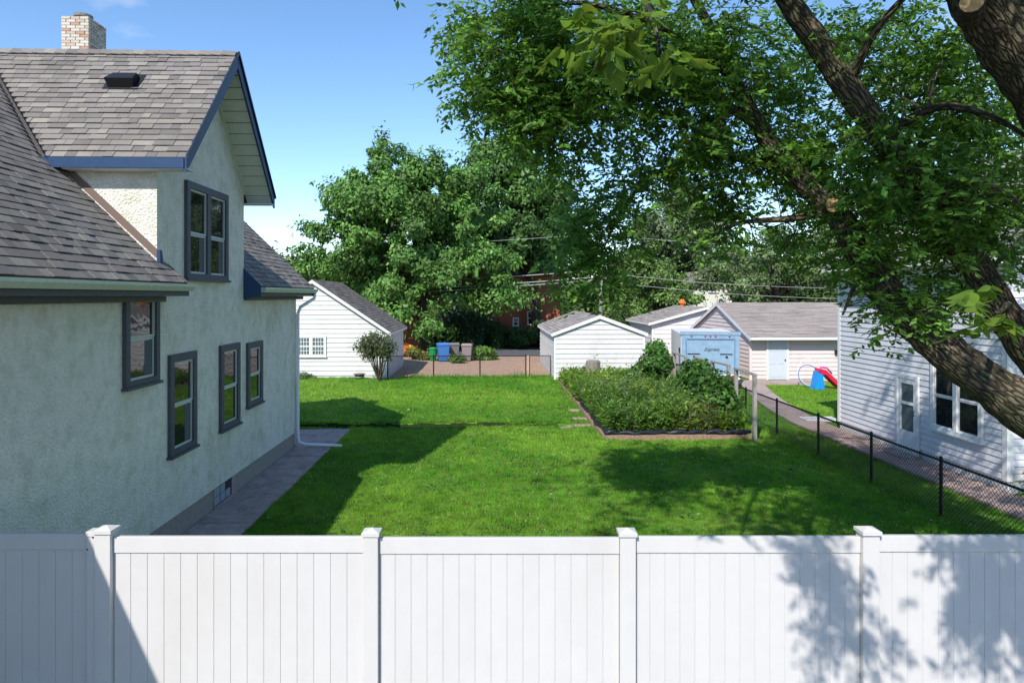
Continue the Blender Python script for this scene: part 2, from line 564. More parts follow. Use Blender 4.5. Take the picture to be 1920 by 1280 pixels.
# =================================================================== THE SETTING
# smooth pseudo-noise
_w = rng.normal(size=(10, 2)); _p = rng.random(10) * 6.28
def snoise(x, y, s=1.0):
    r = 0
    for (a, b), p in zip(_w, _p):
        r = r + np.sin((a * x + b * y) * s + p)
    return r / 10 ** .5 / 1.2
GROOVE_Y = gp(800, 803).y
GROOVE_X = gp(1062, 803).x
def lawn_h(x, y):
    h = 0.02 + 0.025 * snoise(x, y, .5) + 0.012 * snoise(y, x, 1.7)
    g = np.exp(-((y - GROOVE_Y - .2 - .03 * np.sin(x * 1.3)) / .17) ** 4) * 0.13 * (1 / (1 + np.exp((x - GROOVE_X) * 6)))
    far = np.clip((y - GROOVE_Y - .34) / .05, 0, 1) * np.clip((GROOVE_Y + 5 - y) / 4, 0, 1) * .07 / (1 + np.exp((x - GROOVE_X) * 6))
    return h - g + far
def sheet(name, x0, x1, y0, y1, z, material, nx=1, ny=1, fn=None, kind='structure', parent=None):
    xs = np.linspace(x0, x1, nx + 1); ys = np.linspace(y0, y1, ny + 1)
    X, Y = np.meshgrid(xs, ys)
    Z = fn(X, Y) if fn else np.full_like(X, z)
    V = np.stack([X.ravel(), Y.ravel(), Z.ravel()], 1)
    i = np.arange(ny)[:, None] * (nx + 1) + np.arange(nx)[None]
    i = i.ravel()
    Fc = np.stack([i, i + 1, i + nx + 2, i + nx + 1], 1)
    me = np_mesh(name, V, Fc, material, smooth=True)
    return obj_from_mesh(name, me, parent, kind=kind)

sheet('ground', -600, 600, -600, 600, -0.16, 'soil')
WALLX = -5.26
FENCE_X = 8.28
BACK_Y = 34.45
BED = (3.25, 7.45, 19.3, 32.4)
sheet('lawn', -4.27, 16.8, 6.0, BACK_Y, 0, 'lawn', 120, 220, lawn_h)
sheet('lawn', -16.5, -4.27, 21.15, BACK_Y, 0, 'lawn', 60, 90, lawn_h)
alley = sheet('alley', -24, 30, BACK_Y + .05, 47.5, -0.07, 'gravel', 30, 20, lambda x, y: -0.06 + 0.015 * snoise(x, y, 1.3))
sheet('road', -70, 80, 47.5, 53.5, -0.085, 'asphalt')
sheet('backyard', -70, 80, 53.5, 110, -0.10, 'dark_soil')  # coloured dark to dim the bright ground showing under the big tree

# concrete walk beside the stucco house, slab by slab
walk = sheet('walkway', WALLX - .3, -4.27, 0.5, 21.15, -0.06, 'foundation')
y = 0.9; ZX = Vector((1, 0, 0)); ZY = Vector((0, 1, 0))
while y < 21.0:
    L = 1.28
    e = min(y + L, 21.1)
    piece('slab', ((WALLX - 4.28) / 2, (y + e) / 2, -0.01 + random.uniform(-.006, .006)), ZX, ZY, UP, -4.28 - WALLX + .02, e - y - .018, 0.09, 'concrete', walk)
    y = e
piece('slab', ((WALLX - 8.3) / 2, 19.95, -0.012), ZX, ZY, UP, 8.3 + WALLX - .02, 2.2, 0.09, 'concrete', walk)

# paved path between the wire fence and the sided house
def path_c(y):
    return 10.12 + .06 * np.maximum(np.asarray(y, float) - 21, 0) ** 1.5
ys_ = np.linspace(6, 31.6, 80); PW = .5
Vp = np.concatenate([np.stack([path_c(ys_) - PW, ys_, np.full(80, .053)], 1), np.stack([path_c(ys_) + PW, ys_, np.full(80, .053)], 1)])
Fp = np.array([[i, i + 80, i + 81, i + 1] for i in range(79)])
path = obj_from_mesh('path', np_mesh('path', Vp, Fp, 'foundation'), None, kind='structure')
y = 8.0
while y < 30.6:
    st = .5 if y < 21 else 1.1
    c_ = float(path_c(y + st / 2)); a_ = math.atan2(float(path_c(y + st)) - float(path_c(y)), st)
    Ud = Vector((math.cos(a_), -math.sin(a_), 0)); Vd_ = Vector((math.sin(a_), math.cos(a_), 0))
    if y < 21:
        for j in (-.5, .5):
            piece('paver', Vector((c_, y + st / 2, .058 + random.uniform(-.005, .005))) + Ud * j * .5, Ud, Vd_, UP, .485, st - .015, .06, 'paver', path)
    else:
        piece('slab', (c_, y + st / 2, .058), Ud, Vd_, UP, 1.0, st - .02 + .08, .06, 'concrete', path)
    y += st
piece('slab', (13.3, 31.55, 0.055), ZX, ZY, UP, 4.2, 1.4, 0.07, 'concrete', path)

# sunken strip across the lawn: bare soil face of the old walk
m = MB()
pts_ = [(-7.5 + (GROOVE_X + 7.6) * t, GROOVE_Y + .36 + .03 * math.sin(t * 9) + random.uniform(-.012, .012)) for t in np.linspace(0, 1, 60)]
for (x0_, y0_), (x1_, y1_) in zip(pts_[:-1], pts_[1:]):
    zt_ = float(lawn_h(np.array((x0_ + x1_) / 2), np.array(y0_ + .1))) + random.uniform(-.03, .03) - .05 * max(0, (x0_ - GROOVE_X + 1.2)) ** 2
    m.hexa([(x0_, y0_ - .05, -.2), (x1_ + .001, y1_ - .05, -.2), (x1_ + .001, y1_ + .05, -.2), (x0_, y0_ + .05, -.2), (x0_, y0_ - .03, zt_), (x1_ + .001, y1_ - .03, zt_), (x1_ + .001, y1_ + .05, zt_ - .01), (x0_, y0_ + .05, zt_ - .01)])
tag(m.build('soil_edge', 'dark_soil'), kind='structure')
# stepping stones by the garden bed
for i, (px, py, w) in enumerate([(1078, 769, .45), (1088, 784, .62), (1093, 797, .66), (1062, 800, .5)]):
    p = gp(px, py, .03)
    o = piece('stepping_stone', (p.x, p.y, .012 + float(lawn_h(np.array(p.x), np.array(p.y)))), Matrix.Rotation(.3 * (i - 1.5), 3, 'Z') @ ZX, Matrix.Rotation(.3 * (i - 1.5), 3, 'Z') @ ZY, UP, w * .85, .3, .05, 'paver', None)
    tag(o, 'flat tan stepping stone sunk in the grass beside the garden bed', 'stone', 'stepping stones')

# ------------------------------------------------------------------ grass blades
_vn = rng.random((256, 256))
def vnoise(x, y, cell):
    u = x / cell + 500; v = y / cell + 500
    i = np.floor(u).astype(int); j = np.floor(v).astype(int)
    fu = u - i; fv = v - j; fu = fu * fu * (3 - 2 * fu); fv = fv * fv * (3 - 2 * fv)
    g = lambda a, b: _vn[a % 256, b % 256]
    return (g(i, j) * (1 - fu) + g(i + 1, j) * fu) * (1 - fv) + (g(i, j + 1) * (1 - fu) + g(i + 1, j + 1) * fu) * fv
def grass(name, regions, hmul=1.0):
    PP = []; HH = []; WW = []
    for (x0, x1, y0, y1, dens, h, w) in regions:
        n = int((x1 - x0) * (y1 - y0) * dens)
        x = rng.uniform(x0, x1, n); yy = rng.uniform(y0, y1, n)
        keep = ~((x > BED[0]) & (x < BED[1]) & (yy > BED[2]) & (yy < BED[3]))
        keep &= ~(np.abs(x - path_c(yy)) < .5 - .06 * vnoise(x, yy, .3))
        keep &= ~((x > 10.12) & (yy < 20.95))
        keep &= ~((x < GROOVE_X - .1) & (yy > GROOVE_Y + .06) & (yy < GROOVE_Y + .40))
        for (a, b, c_, d_) in CLEAR:
            keep &= ~((x > a) & (x < b) & (yy > c_) & (yy < d_))
        x, yy = x[keep], yy[keep]
        z = lawn_h(x, yy)
        PP.append(np.stack([x, yy, z - .005], 1))
        lush = (.55 + .9 * vnoise(x, yy, .17)) * (1 + .2 * snoise(x, yy, 2.2))
        HH.append(h * np.exp(rng.normal(0, .28, len(x))) * lush * hmul)
        WW.append(np.full(len(x), w) * rng.uniform(.7, 1.3, len(x)))
    P = np.concatenate(PP); h = np.concatenate(HH); w = np.concatenate(WW)
    n = len(P)
    ang = rng.uniform(0, 6.283, n)
    S = np.stack([np.cos(ang), np.sin(ang), np.zeros(n)], 1)
    la = rng.uniform(0, 6.283, n); lean = rng.uniform(.1, .75, n)
    D = np.stack([np.cos(la) * lean, np.sin(la) * lean, np.ones(n)], 1)
    V = np.stack([P - S * w[:, None] * .5, P + S * w[:, None] * .5, P + D * h[:, None]], 1).reshape(-1, 3)
    Fc = np.arange(3 * n).reshape(-1, 3)
    x, yy = P[:, 0], P[:, 1]
    patch = .5 + .5 * np.tanh(1.4 * snoise(x, yy, .75) + .7 * snoise(yy, x, 2.9))
    c1 = np.array([0.072, 0.24, 0.020]); c2 = np.array([0.175, 0.35, 0.034])
    t = c1 * (1 - patch[:, None]) + c2 * patch[:, None]
    t = t * (.62 + .55 * vnoise(x, yy, .15) + .25 * vnoise(x, yy, .6))[:, None]
    dry = (rng.random(n) < .06)[:, None]
    t = np.where(dry, np.array([[.26, .22, .08]]), t) * np.exp(rng.normal(0, .22, (n, 1)))
    me = np_mesh(name, V, Fc, 'grass', np.repeat(t, 3, axis=0))
    o = obj_from_mesh(name, me, None)
    return o
CLEAR = []
g = grass('grass', [(-4.27, 9.75, 10.2, 15.5, 2600, .052, .0105), (-4.27, 9.75, 15.5, 21.2, 1500, .058, .014),
                    (-4.27, 10.62, 21.2, 27, 850, .062, .018), (-4.27, 3.4, 27, BACK_Y, 520, .07, .024),
                    (-12.5, -4.27, 21.2, BACK_Y, 300, .07, .026),
                    (-4.5, 3.3, BACK_Y - .6, BACK_Y + .1, 500, .16, .02), (7.45, 10.62, 27, 32, 500, .08, .022),
                    (-4.3, GROOVE_X, GROOVE_Y - .12, GROOVE_Y + .06, 2200, .08, .014), (-8, GROOVE_X, GROOVE_Y + .40, GROOVE_Y + .58, 1600, .10, .016), (8.1, 8.45, 10, 31, 500, .11, .016)])
tag(g, 'bright mown green lawn grass between the two houses', 'grass', kind='stuff')
g = grass('grass', [(10.62, 16.6, 20.95, 30.9, 600, .055, .022)])
tag(g, 'short green grass in the yard behind the sided house', 'grass', kind='stuff')

def flecks(name, n, reg, size, cols, lab, clump, z):
    k = max(1, n // clump)
    cx = rng.uniform(reg[0], reg[1], k); cy = rng.uniform(reg[2], reg[3], k)
    x = np.repeat(cx, clump) + rng.normal(0, .09, k * clump); yy = np.repeat(cy, clump) + rng.normal(0, .09, k * clump)
    ok = ~((x > BED[0] - .1) & (x < BED[1] + .1) & (yy > BED[2] - .1)) & (x < 9.4) & (x > -4.2)
    x, yy = x[ok], yy[ok]; n = len(x)
    P = np.stack([x, yy, lawn_h(x, yy) + z * rng.uniform(.6, 1.2, n)], 1)
    D = rand_dirs(n); D[:, 2] = np.abs(D[:, 2]) * .3
    Nn = rand_dirs(n) * .4 + np.array([0, 0, 1.])
    L = size * np.exp(rng.normal(0, .3, n))
    t = np.array(cols)[rng.integers(0, len(cols), n)] * np.exp(rng.normal(0, .2, (n, 1)))
    tag(obj_from_mesh(name, leaf_mesh(name, P, D, Nn, L, L * .7, t, 'leaf', False)), lab, name.replace('_', ' '), kind='stuff')
flecks('lawn_weeds', 9000, (-4.2, 9.4, 10.5, 33), .05, [(.05, .13, .03), (.07, .17, .03), (.10, .19, .04)], 'low broad leaved weeds scattered through the lawn', 14, .035)
flecks('clover_flowers', 1500, (-4.2, 9.0, 10.5, 24), .028, [(.6, .6, .5), (.5, .5, .35)], 'tiny pale clover heads and petals dotted over the lawn', 5, .055)
flecks('fallen_leaves', 420, (-4.2, 9.4, 10.5, 26), .06, [(.30, .26, .10), (.22, .15, .07), (.36, .34, .12)], 'small fallen yellow and brown leaves lying on the grass', 1, .05)

# =================================================================== WINDOWS, SIDING, SHINGLES
def window(parent, O, U, Nn, w, h, trim=.1, trim_mat='charcoal', sash_mat='sash', cols=1, mull=.1, split=.5, proud=.05, glass='glass', sill=True, curtain=None, grid=None, name='window'):
    """double-hung window on a wall; O lower-left outer corner of the trim"""
    T = frameT(O, U, UP, Nn)
    m = MB()
    m.box((0, 0, -.02), (trim, h, proud), T); m.box((w - trim, 0, -.02), (w, h, proud), T)
    m.box((trim, h - trim, -.02), (w - trim, h, proud), T)
    m.box((trim, 0, -.02), (w - trim, trim * .7, proud), T)
    cw = (w - 2 * trim - (cols - 1) * mull) / cols
    for c in range(1, cols):
        u0 = trim + c * cw + (c - 1) * mull
        m.box((u0, trim * .7, -.02), (u0 + mull, h - trim, proud - .004), T)
    win = m.build(name, trim_mat, parent)
    if sill:
        m = MB(); m.box((-.03, -.045, -.02), (w + .03, -.002, proud + .035), T)
        m.build('sill', trim_mat, win)
    s = .038
    for c in range(cols):
        u0 = trim + c * (cw + mull); u1 = u0 + cw
        v0 = trim * .7; v1 = h - trim
        vm = v0 + (v1 - v0) * split
        for (a, b, n1) in ((v0, vm, .016), (vm, v1, .028)):
            m = MB()
            m.box((u0 + .003, a + .002, -.01), (u0 + s, b, n1), T); m.box((u1 - s, a + .002, -.01), (u1 - .003, b, n1), T)
            m.box((u0 + s, a + .002, -.01), (u1 - s, a + s, n1), T); m.box((u0 + s, b - s, -.01), (u1 - s, b - .002, n1), T)
            if grid:
                gx, gy = grid
                for i in range(1, gx):
                    uu = u0 + s + (u1 - u0 - 2 * s) * i / gx
                    m.box((uu - .012, a + s, .003), (uu + .012, b - s, n1 - .003), T)
                for i in range(1, gy):
                    vv = a + s + (b - a - 2 * s) * i / gy
                    m.box((u0 + s, vv - .012, .003), (u1 - s, vv + .012, n1 - .005), T)
            m.build('sash', sash_mat, win)
            m = MB(); m.box((u0 + s, a + s, -.01), (u1 - s, b - s, .004), T)
            m.build('pane', glass, win)
            if curtain and a == v0:
                m = MB(); m.box((u1 - s - (u1 - u0) * .3, a + s + .01, -.005), (u1 - s - .004, b - s - .01, .0055), T)
                m.build('curtain', curtain, win)
    return win

def siding(parent, O, U, Nn, span, z0, z1, expo, material, name='siding_board', proud=.034):
    """lap boards; span(v) -> (u0,u1) at height v above O"""
    U = Vector(U); Nn = Vector(Nn)
    T = frameT(O, U, UP, Nn)
    v = z0
    while v < z1 - .01:
        e = min(v + expo, z1)
        a0, a1 = span(v); b0, b1 = span(e)
        if a1 - a0 > .05:
            if b1 - b0 < .02: b0 = b1 = (a0 + a1) / 2; b1 += .01
            m = MB()
            m.hexa([T(a0, v, -.01), T(a1, v, -.01), T(a1, v, proud), T(a0, v, proud), T(b0, e, -.01), T(b1, e, -.01), T(b1, e, .004), T(b0, e, .004)])
            m.build(name, material, parent)
        v = e

SH_COLS = [(0.205, 0.185, 0.17), (0.23, 0.21, 0.19), (0.18, 0.165, 0.152), (0.255, 0.232, 0.205), (0.215, 0.193, 0.18), (0.16, 0.147, 0.137), (0.275, 0.25, 0.215), (0.205, 0.19, 0.17)]
SH_W = [.2, .2, .15, .1, .15, .07, .05, .08]
ALL_TABS = []          # (distance, centre, U, V, N, su, sv, tint, parent)
def shingles(parent, O, U, V, rng_fn, vlen, expo=.15, wmin=.13, wmax=.34, single=True, cols=SH_COLS, gain=1.0):
    U = Vector(U).normalized(); V = Vector(V).normalized(); Nn = U.cross(V).normalized()
    if Nn.z < 0: Nn = -Nn
    O = Vector(O)
    tabs = []
    v = 0.0
    while v < vlen - .02:
        e = min(v + expo, vlen)
        lo, hi = rng_fn((v + e) / 2)
        u = lo
        while u < hi - .01:
            w = min(random.uniform(wmin, wmax), hi - u)
            if hi - u - w < .06: w = hi - u
            t = random.choices(cols, SH_W)[0]
            t = tuple(c * gain for c in t)
            c = O + U * (u + w / 2) + V * ((v + e) / 2) + Nn * (.014 + random.choice([0, .0, .007]))
            tabs.append(((c - CAM).length, c, U, V, Nn, w - .006, e - v - .014, t, parent, single))
            u += w
        v = e
    ALL_TABS.extend(tabs)
def flush_shingles():
    near = sorted([t for t in ALL_TABS if t[9] and vis(t[1])], key=lambda t: t[0])[:300]
    ids = set(id(t) for t in near)
    rest = {}
    tilt = .055
    for t in ALL_TABS:
        d, c, U, V, Nn, w, h, tint, par, single = t
        V2 = (V - Nn * tilt).normalized(); N2 = (Nn + V * tilt).normalized()
        if id(t) in ids:
            piece('shingle', c, U, V2, N2, w, h, .012, 'shingle', par, tint)
        else:
            m = rest.setdefault(par.name, (par, MB()))[1]
            m.cur = tint
            T = frameT(c, U, V2, N2)
            m.box((-w / 2, -h / 2, -.006), (w / 2, h / 2, .006), T)
    for par, m in rest.values():
        m.build('shingle_rows', 'shingle', par, kind='stuff')
def project(p):
    r = Vector(p) - CAM
    d = r.dot(CF)
    return 960 + F * r.dot(CR) / max(d, 1e-3), HZ - F * r.z / max(d, 1e-3), d
def vis(p):
    x, yy, d = project(p)
    return d > 0 and -30 < x < 1950 and -30 < yy < 1300

# =================================================================== STUCCO HOUSE
HY0, HY1 = 1.6, onX(555, 800, WALLX).y      # near end, far corner
S = 0.97
EX, EZ = -4.9, 4.30                          # eave edge of roof deck
RX = -9.5; RZ = EZ + S * (EX - RX)
DY0 = onX(294, 400, WALLX).y; DY1 = onX(457, 450, WALLX).y
DYC = (DY0 + DY1) / 2
DRX = -4.70                                  # rake plane of the dormer
DEY0, DEY1 = DY0 - .25, DY1 + .25
DPZ = onX(440, 97, DRX).z; DEZ = 6.22
DS = (DPZ - DEZ) / (DYC - DEY0)
house = thing('stucco_house', 'cream stucco house with steep grey shingled roof, wall dormer and charcoal window frames', 'house', ((WALLX + RX) / 2, (HY0 + HY1) / 2, 0))
FZ = 0.43
# walls: side wall + gable ends as a closed prism, dormer front and cheeks
def roof_z(x): return EZ + S * (EX - x) if x > RX else EZ + S * (EX - RX) - S * (RX - x)
WX2 = 2 * RX - WALLX
m = MB()
sect = [(WALLX, HY0, FZ), (WX2, HY0, FZ), (WX2, HY0, roof_z(WALLX) - .16), (RX, HY0, RZ - .16), (WALLX, HY0, roof_z(WALLX) - .16)]
m.prism(sect, (0, HY1 - HY0, 0))
wall = m.build('wall', 'stucco', house)
m = MB()
m.prism([(WALLX + .002, DY0, 3.9), (WALLX + .002, DY1, 3.9), (WALLX + .002, DY1, DEZ + DS * .25 - .14), (WALLX + .002, DYC, DPZ - .14), (WALLX + .002, DY0, DEZ + DS * .25 - .14)], (RX + .6 - WALLX, 0, 0))
m.build('dormer_wall', 'stucco', house)
m = MB()
m.box((WX2 + .04, HY0 + .04, -.12), (WALLX - .03, HY1 - .03, FZ + .01))
m.build('foundation', 'foundation', house)
# --- main roof decks
GO = .45      # gable overhang at far end
YF = HY1 + GO
NEAR_END = onX(352, 530, EX).y
def slab_roof(name, poly, thick, material, parent):
    m = MB(); m.prism(poly, (0, 0, -thick)); return m.build(name, material, parent)
def mz(x): return EZ + S * (EX - x)
# valley start on the near side, where dormer eave meets main slope
def dz(yv): return DEZ + DS * (yv - DEY0) if yv < DYC else DEZ + DS * (DEY1 - yv)
vx0 = EX - (DEZ - EZ) / S
vxr = EX - (DPZ - EZ) / S
YN = HY0 - .45
roof = slab_roof('roof', [(EX, YN, EZ), (EX, NEAR_END, EZ), (WALLX - .004, NEAR_END, mz(WALLX)), (WALLX - .004, DY0 - .005, mz(WALLX)), (vx0, DY0 - .005, DEZ),
                          (vx0, DEY0, DEZ), (vxr, DYC, DPZ), (RX, DYC, RZ), (RX, YN, RZ)], .14, 'felt', house)
FAR_START = DY1 + .005
roof_far = slab_roof('roof', [(EX, FAR_START, EZ), (EX, YF, EZ), (RX, YF, RZ), (RX, DYC, RZ), (vxr, DYC, DPZ), (vx0, DEY1, DEZ), (vx0, FAR_START, DEZ)], .14, 'felt', house)
slab_roof('roof', [(2 * RX - EX, YN, EZ), (RX, YN, RZ), (RX, YF, RZ), (2 * RX - EX, YF, EZ)], .14, 'shingle', house)
# shingles of main slope
sl = math.hypot(1, S)
Vm = Vector((-1, 0, S)) / sl
def near_rng(v):
    x = EX - v / sl; z = mz(x)
    lo = 5.0
    if x > WALLX: return lo, NEAR_END
    if z < DEZ: return lo, DY0 - .06
    return lo, min(DYC, DEY0 + (z - DEZ) / DS) - .10
shingles(roof, (EX, 0, EZ), (0, 1, 0), Vm, near_rng, (EX - RX) * sl, expo=.15)
def far_rng(v):
    x = EX - v / sl; z = mz(x)
    if z < DEZ: return FAR_START + .02, YF
    return max(DYC, DEY1 - (z - DEZ) / DS) + .10, YF
shingles(roof_far, (EX, 0, EZ), (0, 1, 0), Vm, far_rng, (EX - RX) * sl, expo=.15)
# --- dormer roof
m = MB()
th = .12
dr = MB()
dr.prism([(DRX, DEY0, DEZ), (DRX, DYC, DPZ), (vxr, DYC, DPZ), (vx0, DEY0, DEZ)], (0, 0, -th))
droof = dr.build('dormer_roof', 'felt', house)
dr = MB()
dr.prism([(DRX, DYC, DPZ), (DRX, DEY1, DEZ), (vx0, DEY1, DEZ), (vxr, DYC, DPZ)], (0, 0, -th))
droof2 = dr.build('dormer_roof', 'felt', house)
dsl = math.hypot(1, DS)
Vd = Vector((0, 1, DS)) / dsl
def d_rng(v):
    z = DEZ + v / dsl * DS
    return -(DRX - .0), -(EX - (z - EZ) / S) - .09
# u axis is -X
shingles(droof, (0, DEY0, DEZ), (-1, 0, 0), Vd, d_rng, (DYC - DEY0) * dsl, expo=.15)
shingles(droof2, (0, DEY1, DEZ), (-1, 0, 0), Vector((0, -1, DS)) / dsl, d_rng, (DYC - DEY0) * dsl, expo=.15)
# ridge caps of the dormer
x = DRX - .02
while x > vxr:
    for sgn in (-1, 1):
        Vv = Vector((0, sgn, -DS)).normalized()
        n_ = Vector((0, sgn * DS, 1)).normalized()
        c = Vector((x - .11, DYC, DPZ + .02)) + Vv * .07 + n_ * .03
        piece('ridge_cap', c, Vector((1, 0, 0)), Vv, (n_ + Vector((.14, 0, 0))).normalized(), .25, .15, .02, 'shingle', droof, random.choice(SH_COLS))
    x -= .2
# valley flashing
m = MB()
a = Vector((vx0 + .03, DEY0 - .03, DEZ)); b = Vector((vxr, DYC, DPZ))
dv = (b - a).normalized()
m.hexa([a + Vector((.06, -.06, .03)), a + Vector((-.05, .10, .075)), b + Vector((-.05, .10, .075)), b + Vector((.06, -.06, .03)),
        a + Vector((.06, -.06, .045)), a + Vector((-.05, .10, .09)), b + Vector((-.05, .10, .09)), b + Vector((.06, -.06, .045))])
m.build('valley_flashing', 'charcoal', house)
# cheek flashing along the main slope
m = MB()
a = Vector((WALLX + .03, DY0 - .012, mz(WALLX) + .0)); b = Vector((vx0 - .2, DY0 - .012, mz(vx0 - .2)))
m.prism([a + UP * .02, b + UP * .02, b + UP * .17, a + UP * .17], (0, .01, 0))
m.build('step_flashing', 'brown_metal', house)
m = MB(); m.prism([(WALLX + .06, DY0 - .02, mz(WALLX) - .02), (WALLX + .06, DY0 + .12, mz(WALLX) - .12), (WALLX + .06, DY0 + .05, mz(WALLX) + .17), (WALLX + .06, DY0 - .02, mz(WALLX) + .18)], (-.05, 0, 0))
m.build('kickout_flashing', 'navy', house)
# roof vent
vy = 12.12
vp = Vector((onY(234, 118, vy).x, vy, dz(vy)))
Vs = Vd; Ns = Vector((0, -DS, 1)).normalized()
Tv = frameT(vp, (1, 0, 0), Vs, Ns)
m = MB()
m.box((-.30, -.22, .012), (.30, .24, .03), Tv)
m.hexa([Tv(-.21, -.17, .03), Tv(.21, -.17, .03), Tv(.21, .17, .03), Tv(-.21, .17, .03), Tv(-.24, -.13, .19), Tv(.24, -.13, .19), Tv(.2, .14, .13), Tv(-.2, .14, .13)])
m.build('roof_vent', 'black_metal', house)
# --- dormer rake boards, eave fascia, soffits
def rake(y0, z0, y1, z1, name, xo, w, thick, material, drop=0.0):
    m = MB()
    m.prism([(xo, y0, z0 - drop), (xo, y1, z1 - drop), (xo, y1, z1 - drop - w * dsl * .8), (xo, y0, z0 - drop - w)], (thick, 0, 0))
    return m.build(name, material, house)
rake(DEY0 - .01, DEZ + .02, DYC, DPZ + .03, 'rake_board', DRX - .02, .24, .035, 'navy')
rake(DEY1 + .01, DEZ + .02, DYC + .003, DPZ + .03, 'rake_board', DRX - .02, .24, .035, 'navy')
rake(DEY0 - .015, DEZ + .04, DYC, DPZ + .05, 'drip_edge', DRX + .016, .05, .03, 'black_metal')
rake(DEY1 + .015, DEZ + .04, DYC + .003, DPZ + .05, 'drip_edge', DRX + .016, .05, .03, 'black_metal')
for ye, sg in ((DEY0, -1), (DEY1, 1)):
    m = MB(); m.box((vx0 + .02, ye + (sg * .03 if sg < 0 else 0), DEZ - .15), (DRX - .022, ye + (0 if sg < 0 else sg * .03), DEZ + .01))
    m.build('fascia', 'navy', house)
    m = MB(); ya, yb = sorted((ye, DY0 if sg < 0 else DY1)); m.box((vx0 + .3, ya, DEZ - .165), (DRX + .02, yb, DEZ - .145))
    m.build('soffit', 'trim_white', house)
# soffit boards under the dormer rake overhang
nb = 13
for (ya, za, yb) in ((DEY1, DEZ, DYC), (DEY0, DEZ, DYC)):
    for i in range(nb):
        t0, t1 = i / nb, (i + 1) / nb
        y0, y1 = ya + (yb - ya) * t0, ya + (yb - ya) * (t1 - .010)
        z0, z1 = DEZ + (DPZ - DEZ) * t0, DEZ + (DPZ - DEZ) * (t1 - .010)
        m = MB()
        m.prism([(WALLX, y0, z0 - th - .012), (DRX - .02, y0, z0 - th - .012), (DRX - .02, y1, z1 - th - .012), (WALLX, y1, z1 - th - .012)], (0, 0, -.018))
        m.build('soffit_board', 'cream', house)
    sgn = 1 if ya > yb else -1
    m = MB()
    m.prism([(WALLX + .004, ya - sgn * .25, DEZ + DS * .25 - .14), (WALLX + .004, yb, DPZ - .15), (WALLX + .004, yb, DPZ - .25), (WALLX + .004, ya - sgn * .25, DEZ + DS * .25 - .24)], (.03, 0, 0))
    m.build('frieze_board', 'cream', house)
# --- main eave: fascia, soffit, gutter, dark frieze, end boards
def eave(y0, y1, name_end_near):
    m = MB(); m.box((EX - .02, y0, EZ - .2), (EX + .004, y1, EZ - .005)); m.build('fascia', 'charcoal', house)
    m = MB(); m.box((WALLX, y0, EZ - .2), (EX - .022, y1, EZ - .18)); m.build('soffit', 'cream', house)
    prof = [(.006, -.10), (.07, -.10), (.115, -.03), (.115, .01), (.10, .01), (.10, -.02), (.065, -.085), (.02, -.085), (.02, .0), (.006, .0)]
    m = MB(); m.prism([(EX + a, y0, EZ - .02 + b) for a, b in prof], (0, y1 - y0, 0)); m.build('gutter', 'gutter', house)
    m = MB(); m.box((WALLX + .003, y0, EZ - .29), (WALLX + .07, y1 - (.15 if y0 < 8 else 0), EZ - .205)); m.build('frieze_board', 'charcoal', house)
eave(YN, onX(366, 535, EX + .1).y, False)
eave(FAR_START, YF + .02, True)
m = MB()
m.prism([(WALLX + .005, FAR_START - .006, mz(WALLX) + .05), (EX + .01, FAR_START - .006, EZ + .03), (EX + .01, FAR_START - .006, EZ - .21), (WALLX + .005, FAR_START - .006, EZ - .26)], (0, -.03, 0))
m.build('eave_end_board', 'navy', house)
m = MB()   # rake board of the far gable
m.prism([(EX, YF, EZ + .02), (RX, YF, RZ + .02), (RX, YF, RZ - .2), (EX, YF, EZ - .2)], (0, .03, 0)); m.build('rake_board', 'charcoal', house)
# downspout
m = MB()
yd = HY1 - .06
m.tube([(EX + .06, YF - .10, EZ - .11), (EX + .05, YF - .12, EZ - .26), (WALLX + .12, yd + .05, EZ - .50), (WALLX + .065, yd, EZ - .68), (WALLX + .065, yd, .32), (WALLX + .10, yd, .16), (WALLX + .28, yd - .03, .11), (-4.0, yd - .12, .085)],
       [.045] * 7 + [.04], 8)
m.build('downspout', 'white_metal', house, smooth=True)
# chimney with bricks
cx1, cy0 = -9.12, onX(166, 100, -9.12).y
cx0 = onY(115, 60, cy0).x; cy1 = onX(199, 60, cx1).y
czt = onY(140, 30, cy0).z
ch = MB(); ch.box((cx0 + .015, cy0 + .015, 7.6), (cx1 - .015, cy1 - .015, czt - .01))
chim = ch.build('chimney', 'mortar', house)
CB = [(0.47, 0.40, 0.33), (0.52, 0.47, 0.40), (0.44, 0.35, 0.28), (0.55, 0.50, 0.44), (0.40, 0.25, 0.17), (0.49, 0.44, 0.385)]
z = 8.2; r_ = 0
while z < czt - .05:
    for face in (0, 1):
        ln = (cx1 - cx0) if face == 0 else (cy1 - cy0)
        u = -(.1 if r_ % 2 else 0.0)
        while u < ln - .02:
            a, b = max(u, 0), min(u + .2, ln)
            if b - a > .03:
                t = random.choices(CB, [.2, .3, .14, .2, .06, .1])[0]
                if face == 0:
                    piece('brick', ((cx0 + (a + b) / 2), cy0 + .03 + random.uniform(-.004, .004), z + .0325), ZX, ZY, UP, b - a - .01, .07, .058, 'chimney_brick', chim, t)
                else:
                    piece('brick', (cx1 - .03, cy0 + (a + b) / 2, z + .0325), ZY, ZX, UP, b - a - .01, .07, .058, 'chimney_brick', chim, t)
            u += .21
    z += .068; r_ += 1
m = MB(); m.lathe(((cx0 + cx1) / 2 - .02, (cy0 + cy1) / 2, czt - .02), [(.13, 0), (.13, .10), (.2, .11), (.2, .17), (.12, .2)], 14)
m.build('flue_cap', 'stone_grey', chim, smooth=False)
